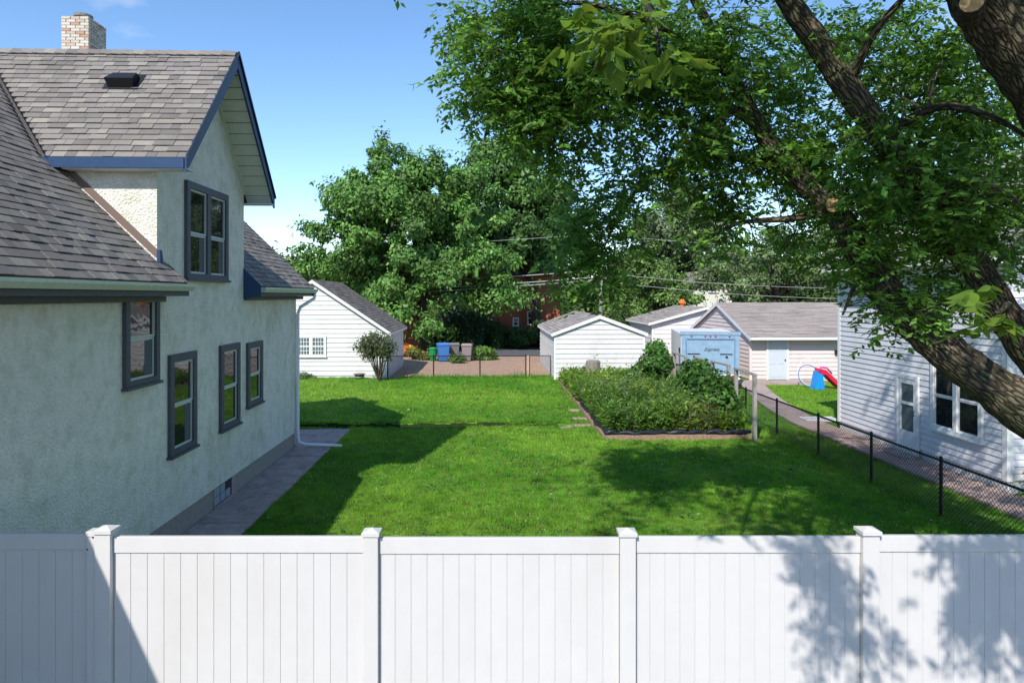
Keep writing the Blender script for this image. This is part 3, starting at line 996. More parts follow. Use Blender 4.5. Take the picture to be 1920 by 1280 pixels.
# windows of the house
def wall_window(px0, pyb0, px1, pyt0, **kw):
    a = onX(px0, pyb0, WALLX); b = onX(px1, pyb0, WALLX); c = onX(px0, pyt0, WALLX)
    return window(house, (WALLX + .003, a.y, a.z), (0, 1, 0), (1, 0, 0), b.y - a.y, c.z - a.z, **kw)
wall_window(345, 521, 423, 337, cols=2, trim=.12, mull=.15, split=.47, curtain='curtain', proud=.06)
wall_window(229, 728, 293, 548, trim=.11, split=.52, proud=.06, curtain='curtain')
wall_window(314, 857, 364, 666, trim=.13, split=.5, proud=.055, curtain='curtain')
wall_window(410, 808, 446, 648, trim=.13, split=.5, proud=.055)
wall_window(461, 763, 489, 643, trim=.13, split=.5, proud=.055)
# basement window of glass blocks
a = onX(401, 952, WALLX - .03); b = onX(434, 952, WALLX - .03)
bw = MB(); T = frameT((WALLX - .028, a.y, .06), (0, 1, 0), UP, (1, 0, 0))
bl = b.y - a.y
bw.box((-.04, -.03, -.01), (bl + .25, 0, .03), T); bw.box((bl, 0, -.01), (bl + .2, .36, .004), T); bw.box((-.04, 0, -.01), (0, .36, .02), T)
bwo = bw.build('basement_window', 'concrete', house)
m = MB(); m.box((0, 0, -.01), (bl, .36, .001), T); m.build('pane', 'glass', bwo)
for i in range(3):
    for j in range(2):
        if i == 2 and j == 1: continue
        m = MB(); m.box((.02 + i * bl / 3.3, .02 + j * .17, 0), (bl / 3.3 * (i + 1) - .02, .17 + j * .17, .012), T); m.build('glass_block', 'glass_block', bwo)

# =================================================================== WHITE VINYL FENCE
FD = 6.3
fence = thing('vinyl_fence', 'tall white vinyl privacy fence of upright tongue and groove boards with square posts', 'fence', at(960, 1280, FD) * 1.0)
def fpt(px): return at(px, HZ, FD)
zt = at(960, 1005, FD).z
U = CR; Nf = -CF
def fbox(name, px0, px1, z0, z1, n0, n1, parent=fence, material='vinyl', bev=True):
    a = fpt(px0); L = (fpt(px1) - a).length
    T = frameT((a.x, a.y, 0), U, UP, Nf)
    m = MB(); m.box((0, z0, n0), (L, z1, n1), T)
    o = m.build(name, material, parent)
    if bev:
        b = o.modifiers.new('bevel', 'BEVEL'); b.width = .004; b.segments = 2
    return o
posts = [(185, 214, 988), (683, 711, 993), (1161, 1190, 993), (1612, 1643, 990), (2075, 2105, 992), (-330, -300, 988)]
for (a, b, ty) in posts:
    ptz = at(a, ty, FD).z
    p = fbox('post', a, b, -.14, ptz - .028, -.075, .065)
    m = MB(); c0 = fpt((a + b) / 2); w = (fpt(b) - fpt(a)).length / 2 + .012
    T = frameT((c0.x, c0.y, ptz), U, UP, Nf)
    m.box((-w, -.04, -w - .005), (w, -.008, w - .005), T)
    m._add([T(-w, -.008, -w - .005), T(w, -.008, -w - .005), T(w, -.008, w - .005), T(-w, -.008, w - .005), T(0, .022, -.005)], [(0, 1, 4), (1, 2, 4), (2, 3, 4), (3, 0, 4)])
    m.build('cap', 'vinyl', p)
# short gate-side post with its own flat cap
gpst = fbox('post', 168, 184.5, -.14, at(0, 1000, FD).z - .012, -.06, .045)
fbox('cap', 166, 184.5, at(0, 1000, FD).z - .011, at(0, 993, FD).z, -.065, .052, gpst)
for (px, py, nn) in ((180, 1004, .046), (170, 1026, .046)):
    c = at(px, py, FD); m = MB(); T = frameT((c.x, c.y, c.z), U, UP, Nf)
    m.box((-.006, -.006, nn), (.006, .006, nn + .004), T); m.build('screw', 'black_metal', gpst)
spans = [(-300, 167.5), (215, 682.5), (711.5, 1160.5), (1190.5, 1611.5), (1643.5, 2074.5)]
tops = [999, 1005, 1007, 1005, 1003]
for (a, b), ty in zip(spans, tops):
    z1 = at(0, ty, FD).z
    fbox('top_rail', a, b, z1 - .145, z1, -.03, .022)
    fbox('bottom_rail', a, b, 0.03, .17, -.03, .022)
    n = 15
    for i in range(n):
        u0 = a + (b - a) * i / n; u1 = a + (b - a) * (i + 1) / n
        fbox('board', u0 + .24, u1 - .24, .171, z1 - .146, -.012, .010)
        # tongue seen in the groove
    m = MB(); A = fpt(a); L = (fpt(b) - A).length
    T = frameT((A.x, A.y, 0), U, UP, Nf)
    m.box((0, .171, -.009), (L, z1 - .147, .004), T)
    m.build('tongue_strip', 'vinyl', fence)

# =================================================================== CHAIN LINK FENCES
def chainlink(parent, A, B, h, z0=0.0, pitch=.085, r=.0046):
    A = Vector(A); B = Vector(B); L = (B - A).length
    Ud = (B - A) / L; Nd = Ud.cross(UP)
    T = frameT((A.x, A.y, z0), Ud, UP, Nd)
    V = []; Fq = []
    m = MB()
    s = -h
    hh = h + .03
    while s < L:
        for sg in (0, 1):
            u0, v0, u1, v1 = s, 0.03, s + hh - .03, hh
            if u0 < 0: v0 += -u0; u0 = 0
            if u1 > L: v1 -= (u1 - L); u1 = L
            if u1 - u0 > .02:
                if sg: v0, v1 = hh + .03 - v0, hh + .03 - v1
                n0 = .004 * (1 if sg else -1)
                b = len(m.v)
                dx = r * .7
                for (u, v) in ((u0, v0), (u1, v1)):
                    m.v += [tuple(T(u - dx, v + dx * (1 if not sg else -1), n0)), tuple(T(u + dx, v - dx * (1 if not sg else -1), n0)), tuple(T(u, v, n0 + r * 1.2))]
                    m.t += [(1, 1, 1)] * 3
                m.f += [(b, b + 1, b + 4, b + 3), (b + 1, b + 2, b + 5, b + 4), (b + 2, b, b + 3, b + 5)]
        s += pitch
    o = m.build('wire_mesh', 'wire', parent, kind='stuff')
    return o
def fpost(parent, x, y, h, z0=-.1, r=.03, name='post'):
    m = MB(); m.lathe((x, y, z0), [(r, 0), (r, h - z0), (r * 1.15, h - z0 + .005), (r * 1.1, h - z0 + .03), (r * .4, h - z0 + .05)], 10)
    return m.build(name, 'black_metal', parent, smooth=False)
cf = thing('chain_link_fence', 'low black chain link fence running beside the paved path', 'fence', (FENCE_X, 20, 0))
CH = 1.09
ys = [7.6, 9.95, 12.3, 14.6, 17.0, 19.5, 21.9, 24.3, 26.7, 29.1, 31.6]
for yy in ys: fpost(cf, FENCE_X, yy, CH + .02)
m = MB(); m.tube([(FENCE_X, yy, CH - .01) for yy in ys], .022, 8); m.build('top_rail', 'black_metal', cf, smooth=True)
chainlink(cf, (FENCE_X - .03, ys[0], 0), (FENCE_X - .03, ys[-1], 0), CH)
bf = thing('chain_link_fence', 'low black chain link fence with a gate between lawn and gravel alley', 'fence', (0, BACK_Y, 0))
bx = [onY(p, 690, BACK_Y).x for p in (727, 813, 900, 986)]
for xx in bx: fpost(bf, xx, BACK_Y, CH + .02, r=.032)
m = MB(); m.tube([(xx, BACK_Y, CH - .01) for xx in bx], .022, 8); m.build('top_rail', 'black_metal', bf, smooth=True)
chainlink(bf, (bx[0], BACK_Y - .03, 0), (bx[-1], BACK_Y - .03, 0), CH, pitch=.09, r=.0045)
gx0, gx1 = onY(993, 690, BACK_Y).x, onY(1032, 690, BACK_Y).x
fpost(bf, onY(1039, 690, BACK_Y).x, BACK_Y, CH + .05, r=.035)
m = MB()
m.tube([(gx0, BACK_Y, .08), (gx0, BACK_Y, CH)], .022, 8); m.tube([(gx1, BACK_Y, .08), (gx1, BACK_Y, CH)], .022, 8)
m.tube([(gx0, BACK_Y, CH), (gx1, BACK_Y, CH)], .02, 8); m.tube([(gx0, BACK_Y, .08), (gx1, BACK_Y, .08)], .02, 8)
gate = m.build('gate', 'black_metal', bf)
chainlink(gate, (gx0, BACK_Y - .02, 0), (gx1, BACK_Y - .02, 0), CH - .05, pitch=.09, r=.0045)

# =================================================================== OUTBUILDINGS
def gable_Y(parent, x0, x1, y0, y1, ez, pz, material, expo, ov=.2, roof_gain=1.0, roof_cols=SH_COLS, trim='trim_white', corner=.1, z0=-.07, both=True, boards=True, ovy=.2):
    """ridge along Y; gable faces the camera at y0"""
    xc = (x0 + x1) / 2; s = (pz - ez) / (xc - x0)
    m = MB(); m.prism([(x0, y0, z0), (x1, y0, z0), (x1, y0, ez), (xc, y0, pz), (x0, y0, ez)], (0, y1 - y0, 0))
    m.build('wall', material, parent)
    def span(v):
        z = v
        if z <= ez: return 0, x1 - x0
        t = (z - ez) / s
        return t, x1 - x0 - t
    siding(parent, (x0, y0, 0), (1, 0, 0), (0, -1, 0), span, .12, pz - .03, expo, material)
    siding(parent, (x0, y1, 0), (0, -1, 0), (-1, 0, 0), lambda v: (0, y1 - y0), .12, ez, expo, material)
    siding(parent, (x1, y0, 0), (0, 1, 0), (1, 0, 0), lambda v: (0, y1 - y0), .12, ez, expo, material)
    for xx, sx in ((x0, -1), (x1, 1)):
        m = MB(); m.box((min(xx - sx * .07, xx + sx * .03), y0 - .03, z0), (max(xx - sx * .07, xx + sx * .03), y0 + .07, ez + .02)); m.build('corner_board', trim, parent)
    ro = []
    for sg in (-1, 1):
        xe = x0 - ov if sg < 0 else x1 + ov
        ze = ez - s * ov + .06
        m = MB(); m.prism([(xe, y0 - ovy, ze), (xc, y0 - ovy, pz + .06), (xc, y1 + ovy, pz + .06), (xe, y1 + ovy, ze)], (0, 0, -.08))
        r = m.build('roof', 'felt', parent)
        ll = math.hypot(xc - xe, pz + .06 - ze)
        Vv = Vector((xc - xe, 0, pz + .06 - ze)).normalized()
        shingles(r, (xe, y0 - ovy, ze), (0, 1, 0), Vv, lambda v: (-.02, y1 - y0 + 2 * ovy), ll, expo=.2, wmin=.3, wmax=.9, single=False, cols=roof_cols, gain=roof_gain)
        m = MB(); m.prism([(xe, y0 - ovy - .025, ze - .0), (xc, y0 - ovy - .025, pz + .06), (xc, y0 - ovy - .025, pz - .11), (xe, y0 - ovy - .025, ze - .16)], (0, .022, 0)); m.build('rake_board', trim, parent)
        m = MB(); m.box((xe - .02 if sg < 0 else xe, y0 - ovy, ze - .13), (xe if sg < 0 else xe + .02, y1 + ovy, ze - .0)); m.build('fascia', trim, parent)

# left white garage
GY = BACK_Y + .15
gxr = onY(726, 700, GY).x; gxc = onY(587, 520, GY).x
gar = thing('garage', 'white clapboard garage with dark shingled roof behind the stucco house', 'garage', (gxc, GY + 3, 0))
gable_Y(gar, 2 * gxc - gxr, gxr, GY, GY + 6.2, onY(726, 622, GY).z + .05, onY(587, 527, GY).z, 'siding_white', .235, roof_gain=.72, z0=-.14)
a = onY(555, 668, GY); b = onY(612, 629, GY)
window(gar, (a.x, GY - .034, a.z), (1, 0, 0), (0, -1, 0), b.x - a.x, b.z - a.z, trim=.09, trim_mat='trim_white', sash_mat='trim_white', cols=2, mull=.1, split=.5, grid=(4, 2), glass='glass_pale', proud=.05)
m = MB(); px = onY(578, 520, GY); m.tube([(px.x, GY + .5, px.z - .3), (px.x, GY + .5, px.z + .75)], .03, 6); m.build('vent_pipe', 'black_metal', gar)
# narrow white garage in the middle
SY = 33.3
sx0, sx1 = onY(1040, 690, SY).x, onY(1208, 690, SY).x
shed = thing('garage', 'narrow white lap sided garage with low gable behind the garden bed', 'garage', ((sx0 + sx1) / 2, SY + 4, 0))
gable_Y(shed, sx0, sx1, SY, SY + 9.6, onY(1040, 627, SY).z + .06, onY(1113, 593, SY).z, 'siding_white', .235, ov=.15, roof_gain=1.35, z0=-.14, ovy=.12)
# white garage further back
WY = 44.5
wx0 = onY(1223, 650, WY).x; wxc = onY(1322, 575, WY).x
wg = thing('garage', 'white garage with tan roof further back beyond the trailer', 'garage', (wxc, WY + 3, 0))
gable_Y(wg, wx0, 2 * wxc - wx0, WY, WY + 7, onY(1223, 606, WY).z + .05, onY(1322, 577, WY).z, 'siding_white', .3, ov=.3, roof_gain=1.5, z0=-.14, ovy=.3)
m = MB(); p = onY(1279, 566, WY + 4); m.lathe((p.x, p.y, p.z - .75), [(.08, 0), (.08, .6), (.22, .65), (.22, .8), (.1, .95)], 10); m.build('orange_round', 'orange_flower', wg)  # rounded orange thing showing above the garage roof
# pink garage, ridge along X
PY0, PX0 = 32.6, onY(1406, 700, 32.6).x
PY1 = onX(1303, 640, PX0).y
PX1 = 21.0
pg = thing('garage', 'pale pink lap sided garage with tan roof and a single grey door', 'garage', ((PX0 + PX1) / 2, (PY0 + PY1) / 2, 0))
pez = onY(1420, 632, PY0).z + .1; ppz = onX(1350, 570, PX0).z; pyc = (PY0 + PY1) / 2
ps = (ppz - pez) / (pyc - PY0)
m = MB(); m.prism([(PX0, PY0, -.14), (PX0, PY0, pez), (PX0, pyc, ppz), (PX0, PY1, pez), (PX0, PY1, -.14)], (PX1 - PX0, 0, 0)); m.build('wall', 'siding_pink', pg)
siding(pg, (PX0, PY0, 0), (1, 0, 0), (0, -1, 0), lambda v: (0, PX1 - PX0), .1, pez, .2, 'siding_pink')
def pspan(v):
    if v <= pez: return 0, PY1 - PY0
    t = (v - pez) / ps
    return t, PY1 - PY0 - t
siding(pg, (PX0, PY1, 0), (0, -1, 0), (-1, 0, 0), pspan, .1, ppz - .03, .2, 'siding_pink')
for sg in (-1, 1):
    ye = PY0 - .45 if sg < 0 else PY1 + .45
    ze = pez - ps * .45 + .07
    m = MB(); m.prism([(PX0 - .15, ye, ze), (PX1, ye, ze), (PX1, pyc, ppz + .07), (PX0 - .15, pyc, ppz + .07)], (0, 0, -.08)); r = m.build('roof', 'felt', pg)
    Vv = Vector((0, pyc - ye, ppz + .07 - ze)); ll = Vv.length
    shingles(r, (PX0 - .15, ye, ze), (1, 0, 0), Vv, lambda v: (-.02, PX1 - PX0 + .15), ll, expo=.2, wmin=.3, wmax=.9, single=False, gain=1.3, cols=[(0.235, 0.20, 0.185), (0.25, 0.215, 0.195), (0.225, 0.195, 0.18), (0.26, 0.225, 0.2), (0.23, 0.2, 0.19), (0.215, 0.185, 0.175), (0.265, 0.23, 0.205), (0.24, 0.205, 0.185)])
    m = MB(); m.prism([(PX0 - .172, ye, ze), (PX0 - .172, pyc, ppz + .08), (PX0 - .172, pyc, ppz - .10), (PX0 - .172, ye, ze - .17)], (.02, 0, 0)); m.build('rake_board', 'trim_white', pg)
    m = MB(); m.box((PX0 - .15, ye - .1 if sg < 0 else ye, ze - .13), (PX1, ye if sg < 0 else ye + .1, ze + .0)); m.build('gutter', 'trim_white', pg)
m = MB(); m.box((PX0 - .03, PY0 - .035, -.1), (PX0 + .1, PY0 + .05, pez)); m.build('corner_board', 'siding_pink', pg)
a = onY(1436, 719, PY0); b = onY(1478, 638, PY0)
T = frameT((a.x, PY0 - .02, .06), (1, 0, 0), UP, (0, -1, 0)); dw = b.x - a.x; dh = 2.05
m = MB(); m.box((0, 0, 0), (.1, dh + .08, .05), T); m.box((dw - .1, 0, 0), (dw, dh + .08, .05), T); m.box((.1, dh, 0), (dw - .1, dh + .08, .05), T)
dr_ = m.build('door', 'cream', pg)
m = MB(); m.box((.1, .02, 0), (dw - .1, dh - .002, .034), T)
for i in range(2):
    for j in range(3):
        m.box((.2 + i * .36, .15 + j * .62, .03), (.46 + i * .36, .62 + j * .62, .042), T)
m.build('door_leaf', 'door_grey', dr_)
m = MB(); c = T(dw - .18, .95, .06); m.lathe(c, [(.02, -.03), (.035, -.01), (.035, .02), (.01, .04)], 8); m.build('handle', 'black_metal', dr_)
m = MB(); p = onY(1567, 660, PY0); T2 = frameT((p.x, PY0 - .02, p.z), (1, 0, 0), UP, (0, -1, 0)); m.box((-.08, -.1, 0), (.08, .1, .12), T2); m.build('wall_lamp', 'black_metal', pg)

# =================================================================== SIDED HOUSE ON THE RIGHT
RXW = 10.66
RY0 = onX(1889, 900, RXW).y; RY1 = onX(1573, 800, RXW).y
REZ = 5.1
rh = thing('sided_house', 'pale lilac grey lap sided house with white storm door beside the wire fence', 'house', (14, (RY0 + RY1) / 2, 0))
m = MB(); RX2 = 19.0; rxc = (RXW + RX2) / 2; rs = .72
m.prism([(RXW, RY0, .3), (RX2, RY0, .3), (RX2, RY0, REZ), (rxc, RY0, REZ + rs * (rxc - RXW)), (RXW, RY0, REZ)], (0, RY1 - RY0, 0)); m.build('wall', 'siding_lilac', rh)
m = MB(); m.box((RXW + .02, RY0 + .02, -.12), (RX2 - .02, RY1 - .02, .31)); m.build('foundation', 'trim_white', rh)
EXP = .145
siding(rh, (RXW, RY1, 0), (0, -1, 0), (-1, 0, 0), lambda v: (.1, RY1 - RY0 - .1), .3, REZ, EXP, 'siding_lilac', proud=.024)
def rsp(v):
    if v <= REZ: return .1, RX2 - RXW
    t = (v - REZ) / rs
    return t, RX2 - RXW - t
siding(rh, (RXW, RY0, 0), (1, 0, 0), (0, -1, 0), rsp, .3, REZ + rs * (rxc - RXW) - .05, EXP, 'siding_lilac', proud=.024)
for yy in (RY0, RY1):
    m = MB()
    sg = -1 if yy == RY0 else 1
    ya, yb = sorted((yy + sg * .03, yy - sg * .11)); m.box((RXW - .03, ya, .28), (RXW + .11, yb, REZ)); m.build('corner_board', 'trim_white', rh)
REX = RXW - .4; rze = REZ - rs * .4 + .12
m = MB(); m.prism([(REX, RY0 - .3, rze), (rxc, RY0 - .3, REZ + rs * (rxc - RXW) + .12), (rxc, RY1 + .3, REZ + rs * (rxc - RXW) + .12), (REX, RY1 + .3, rze)], (0, 0, -.12)); r = m.build('roof', 'felt', rh)
Vv = Vector((rxc - REX, 0, rs * (rxc - REX)))
shingles(r, (REX, RY0 - .3, rze), (0, 1, 0), Vv, lambda v: (0, RY1 - RY0 + .6), Vv.length, expo=.16, wmin=.25, wmax=.6, single=False, gain=1.25)
m = MB(); m.prism([(RX2 + .4, RY0 - .3, rze), (rxc, RY0 - .3, REZ + rs * (rxc - RXW) + .12), (rxc, RY1 + .3, REZ + rs * (rxc - RXW) + .12), (RX2 + .4, RY1 + .3, rze)], (0, 0, -.12)); m.build('roof', 'felt', rh)
m = MB(); m.box((REX - .1, RY0 - .3, rze - .12), (REX - .002, RY1 + .3, rze - .01)); m.build('gutter', 'gutter', rh)
m = MB(); m.box((REX + .003, RY0 - .3, rze - .16), (RXW, RY1 + .3, rze - .125)); m.build('soffit', 'trim_white', rh)
def rw_window(pxl, pxr, zb, zt_, **kw):
    a = onX(pxl, 700, RXW).y; b = onX(pxr, 700, RXW).y
    return window(rh, (RXW - .024, a, zb), (0, -1, 0), (-1, 0, 0), a - b, zt_ - zb, trim_mat='trim_white', sash_mat='trim_white', **kw)
zb = onX(1750, 801, RXW).z
rw_window(1750, 1846, zb, onX(1750, 673, RXW).z, cols=2, trim=.1, mull=.13, split=.5, proud=.055)
rw_window(1722, 1792, onX(1755, 577, RXW).z, onX(1755, 505, RXW).z, cols=2, trim=.09, mull=.1, split=.5, proud=.055)
rw_window(1842, 1886, 3.75, 4.8, cols=1, trim=.09, split=.45, proud=.055, glass='glass_pale')
# storm door
a = onX(1684, 830, RXW); b = onX(1726, 830, RXW)
zt_ = onX(1684, 699, RXW).z
T = frameT((RXW - .024, a.y, .12), (0, -1, 0), UP, (-1, 0, 0)); dw = a.y - b.y; dh = zt_ - .12
m = MB(); m.box((0, 0, 0), (.09, dh, .05), T); m.box((dw - .09, 0, 0), (dw, dh, .05), T); m.box((.09, dh - .09, 0), (dw - .09, dh, .05), T)
dr_ = m.build('door', 'trim_white', rh)
m = MB(); lw = dw - .18
x0_, x1_ = .09, dw - .09
m.box((x0_, .0, 0), (x1_, .55, .034), T); m.box((x0_, .55, 0), (x0_ + .11, dh - .092, .034), T); m.box((x1_ - .11, .55, 0), (x1_, dh - .092, .034), T)
m.box((x0_ + .11, dh - .22, 0), (x1_ - .11, dh - .092, .034), T); m.box((x0_ + .11, 1.22, 0), (x1_ - .11, 1.29, .034), T)
m.build('door_leaf', 'trim_white', dr_)
m = MB(); m.box((x0_ + .11, .55, 0), (x1_ - .11, 1.22, .01), T); m.build('pane', 'glass_pale', dr_)
m = MB(); m.box((x0_ + .11, 1.29, 0), (x1_ - .11, dh - .22, .01), T); m.build('pane', 'glass_pale', dr_)
m = MB(); m.tube([T(x1_ - .05, .98, .035), T(x1_ - .05, .98, .07), T(x1_ - .05, 1.1, .07), T(x1_ - .05, 1.1, .035)], .01, 6); m.build('handle', 'black_metal', dr_)
m = MB(); m.box((-.1, -.12, 0), (dw + .1, -.004, .5), T); m.build('doorstep', 'concrete', rh)
# potted plant by its corner
pp = thing('potted_plant', 'small leafy plant in a terracotta pot by the sided house', 'plant', (10.98, RY0 - .42, 0.06))
m = MB(); m.lathe((10.98, RY0 - .42, .02), [(.11, 0), (.16, .24), (.18, .25), (.18, .3), (.15, .3), (.14, .27)], 14); m.build('pot', 'terracotta', pp)
P, D, nn, L, W, tt = cloud_leaves([((10.98, RY0 - .42, .48), (.24, .22, .2))], 260, .10, (.05, .12, .03), .4)
obj_from_mesh('foliage', leaf_mesh('foliage', P, D, nn, L, W, tt, 'leaf', True), pp)
# plastic grate lying by the house corner
p = gp(1535, 787, .06)
m = MB()
for i in range(7): m.box((p.x - .5 + i * .16, p.y - .25, .055), (p.x - .42 + i * .16, p.y + .25, .12))
m.box((p.x - .52, p.y - .27, .05), (p.x + .56, p.y - .22, .125)); m.box((p.x - .52, p.y + .22, .05), (p.x + .56, p.y + .27, .125))
tag(m.build('plastic_pallet', 'siding_lilac'), 'flat pale slatted pallet lying at the house corner', 'pallet')

# =================================================================== TRAILER
tn = 9.5
ta = math.radians(tn)
d0 = 30.4
tl = onY(1277, 700, d0)
TU = Vector((math.cos(ta), -math.sin(ta), 0)); TV = Vector((math.sin(ta), math.cos(ta), 0))
tw = 2.55
T = frameT((tl.x, tl.y, 0), TU, TV, UP)      # u across, v length, n up
trl = thing('cargo_trailer', 'enclosed cargo trailer with blue rear ramp door parked beside the pink garage', 'trailer', T(tw / 2, 2, 0))
tz0 = .5; tz1 = onY(1277, 622, d0).z
m = MB(); m.box((.0, .03, tz0), (tw, 4.6, tz1 - .05), T)
o = m.build('body', 'trailer_white', trl); b = o.modifiers.new('bevel', 'BEVEL'); b.width = .06; b.segments = 3
m = MB(); m.box((.02, -.02, tz0 + .12), (.2, .04, tz1), T); m.box((tw - .2, -.02, tz0 + .12), (tw - .02, .04, tz1), T); m.box((.2, -.02, tz1 - .3), (tw - .2, .04, tz1), T); m.box((-.02, -.05, tz1 - .13), (tw + .04, .12, tz1 + .015), T)
m.build('rear_frame', 'trailer_blue', trl)
m = MB(); m.box((.21, -.005, tz0 + .14), (tw - .21, .035, tz1 - .31), T); o = m.build('ramp_door', 'trailer_blue', trl); b = o.modifiers.new('bevel', 'BEVEL'); b.width = .03; b.segments = 2
door_o = o
m = MB()
for (u0, u1, n0, n1) in ((.2, .235, tz0 + .2, tz1 - .34), (tw - .235, tw - .2, tz0 + .2, tz1 - .34), (.27, tw - .27, tz1 - .345, tz1 - .31)):
    m.box((u0, -.03, n0), (u1, -.004, n1), T)
m.build('door_gasket', 'trailer_trim', door_o)
for u in (.42, tw - .72):
    m = MB(); m.box((u - .14, -.03, 1.50), (u + .40, -.008, 1.535), T); m.box((u + .1, -.045, 1.36), (u + .2, -.008, 1.43), T); m.build('bar_lock', 'black_metal', door_o)
for u in (.45, 1.05, 1.28, 1.5, 2.1):
    m = MB(); m.box((u - .035, -.045, tz1 - .22), (u + .035, -.018, tz1 - .17), T); m.build('marker_light', 'tail_red', trl)
m = MB(); m.box((0, -.06, tz0 - .1), (tw, .1, tz0 + .1), T); m.build('bumper', 'trailer_white', trl)
for u in (.16, tw - .36):
    m = MB(); m.box((u, -.085, tz0 - .05), (u + .26, -.055, tz0 + .08), T); m.build('tail_light', 'tail_red', trl)
m = MB(); m.box((-.03, .35, 1.0), (.002, .75, 1.75), T); m.build('side_window', 'glass', trl)
for v in (1.9, 2.7):
    for u in (-.02, tw - .18):
        c = T(u + .1, v, .30); m = MB()
        pr = [(.12, -.1), (.29, -.1), (.33, -.06), (.33, .06), (.29, .1), (.12, .1)]
        n = 18
        P = [c + TV * (r_ * math.cos(6.283 * k / n)) + UP * (r_ * math.sin(6.283 * k / n)) + TU * a_ for r_, a_ in pr for k in range(n)]
        fcs = [(i * n + k, i * n + (k + 1) % n, (i + 1) * n + (k + 1) % n, (i + 1) * n + k) for i in range(len(pr) - 1) for k in range(n)] + [tuple(range(n)), tuple(range((len(pr) - 1) * n, len(pr) * n))]
        m._add(P, fcs); m.build('wheel', 'rubber', trl)
cu = bpy.data.curves.new('lettering', 'FONT'); cu.body = 'Express'; cu.size = .21; cu.shear = .45; cu.extrude = .003; cu.align_x = 'CENTER'
cu.materials.append(MATS['letter'])
lo = bpy.data.objects.new('lettering', cu); COL.objects.link(lo)
M = Matrix((( TU.x, 0, -TV.x, 0), (TU.y, 0, -TV.y, 0), (0, 1, 0, 0), (0, 0, 0, 1))).to_4x4()
lp = T(tw / 2 + .05, -.012, onY(1330, 657, d0).z)
M = Matrix(((TU.x, 0, -TV.x, lp.x), (TU.y, 0, -TV.y, lp.y), (0, 1, 0, lp.z), (0, 0, 0, 1)))
bpy.context.view_layer.update()
me = bpy.data.meshes.new_from_object(lo.evaluated_get(bpy.context.evaluated_depsgraph_get()))
bpy.data.objects.remove(lo)
me.materials.clear(); me.materials.append(MATS['letter'])
obj_from_mesh('lettering', me, door_o, mtx=M)

# =================================================================== GARDEN BED
bed = thing('garden_bed', 'raised garden bed edged with tan timbers and black liner', 'garden bed', ((BED[0] + BED[1]) / 2, (BED[2] + BED[3]) / 2, 0))
m = MB(); m.box((BED[0] + .1, BED[2] + .1, -.1), (BED[1] - .1, BED[3] - .1, .16)); m.build('soil', 'soil', bed)
x = BED[0]
while x < BED[1] - .05:
    e = min(x + 1.45, BED[1]); m = MB(); m.box((x + .005, BED[2] - .06, -.06), (e - .005, BED[2] + .07, .15 + random.uniform(-.01, .01))); m.build('timber', 'timber', bed); x = e
y = BED[2] + .08
while y < BED[3] - .05:
    e = min(y + 1.9, BED[3]); m = MB(); dx = random.uniform(-.03, .03); m.box((BED[0] - .06 + dx, y + .01, -.06), (BED[0] + .07 + dx, e - .01, .15 + random.uniform(-.02, .03))); m.build('timber', 'timber', bed); y = e
def liner(pts, up=.14):
    m = MB(); pp = []
    for i, (x, y) in enumerate(pts):
        pp.append((x, y, .2 + .035 * math.sin(i * 2.1) + random.uniform(-.02, .02)))
    m.tube(pp, [.07 + .02 * math.sin(i * 1.7) for i in range(len(pp))], 7)
    m.build('liner', 'black_plastic', bed, smooth=True)
liner([(BED[0] + .02 + (BED[1] - BED[0]) * t, BED[2] + .06 + .03 * math.sin(t * 20)) for t in np.linspace(0, 1, 26)])
liner([(BED[0] + .06 + .04 * math.sin(t * 31), BED[2] + (BED[3] - BED[2]) * t) for t in np.linspace(0, 1, 40)])
# weeds and vegetables: leafy stems
def weeds(name, n_st, hfn, cols, region, lab, leaf=.11, per=12):
    x = rng.uniform(region[0], region[1], n_st); yy = rng.uniform(region[2], region[3], n_st)
    h = hfn(x, yy) * np.exp(rng.normal(0, .25, n_st))
    kind = (snoise(x * 1.0, yy, 1.6) + rng.normal(0, .35, n_st))
    ci = np.clip(((kind + 1.2) / 2.4 * len(cols)).astype(int), 0, len(cols) - 1)
    la = rng.uniform(0, 6.28, n_st); ln = rng.uniform(0, .35, n_st)
    t = rng.random((n_st, per)) ** .7
    base = np.stack([x, yy, np.full(n_st, .12)], 1)
    top = np.stack([np.cos(la) * ln, np.sin(la) * ln, np.ones(n_st)], 1) * h[:, None]
    P = base[:, None] + top[:, None] * t[..., None] + rng.normal(0, .02, (n_st, per, 3))
    D = rand_dirs(n_st * per).reshape(n_st, per, 3) * np.array([1, 1, .5]) + np.array([0, 0, .45])
    Nn = rand_dirs(n_st * per) * .5 + np.array([0, 0, 1.])
    C = np.array(cols)[ci]
    C = np.repeat(C, per, axis=0) * np.exp(rng.normal(0, .28, (n_st * per, 1)))
    asp = np.where(ci % 2 == 0, .22, .5); sz = np.where(ci % 2 == 0, 1.35, .9)
    L = np.repeat(leaf * sz, per) * np.exp(rng.normal(0, .3, n_st * per)); W = L * np.repeat(asp, per)
    me = leaf_mesh(name, P.reshape(-1, 3), D.reshape(-1, 3), Nn, L, W, C, 'leaf', full=False)
    return tag(obj_from_mesh(name, me), lab, 'plants', kind='stuff')
def hf(x, y):
    return .36 + .75 * vnoise(x, y, .8) * vnoise(x, y, .31) + .16 * (y > 23) * vnoise(x, y, .5)
weeds('weeds', 6800, hf, [(.13, .22, .05), (.06, .14, .025), (.11, .22, .035), (.14, .26, .035), (.19, .23, .10), (.25, .33, .05)], (BED[0] + .12, BED[1] - .1, BED[2] + .18, 25.5), 'mixed tall weeds and vegetables crowding the front of the bed', leaf=.115, per=13)
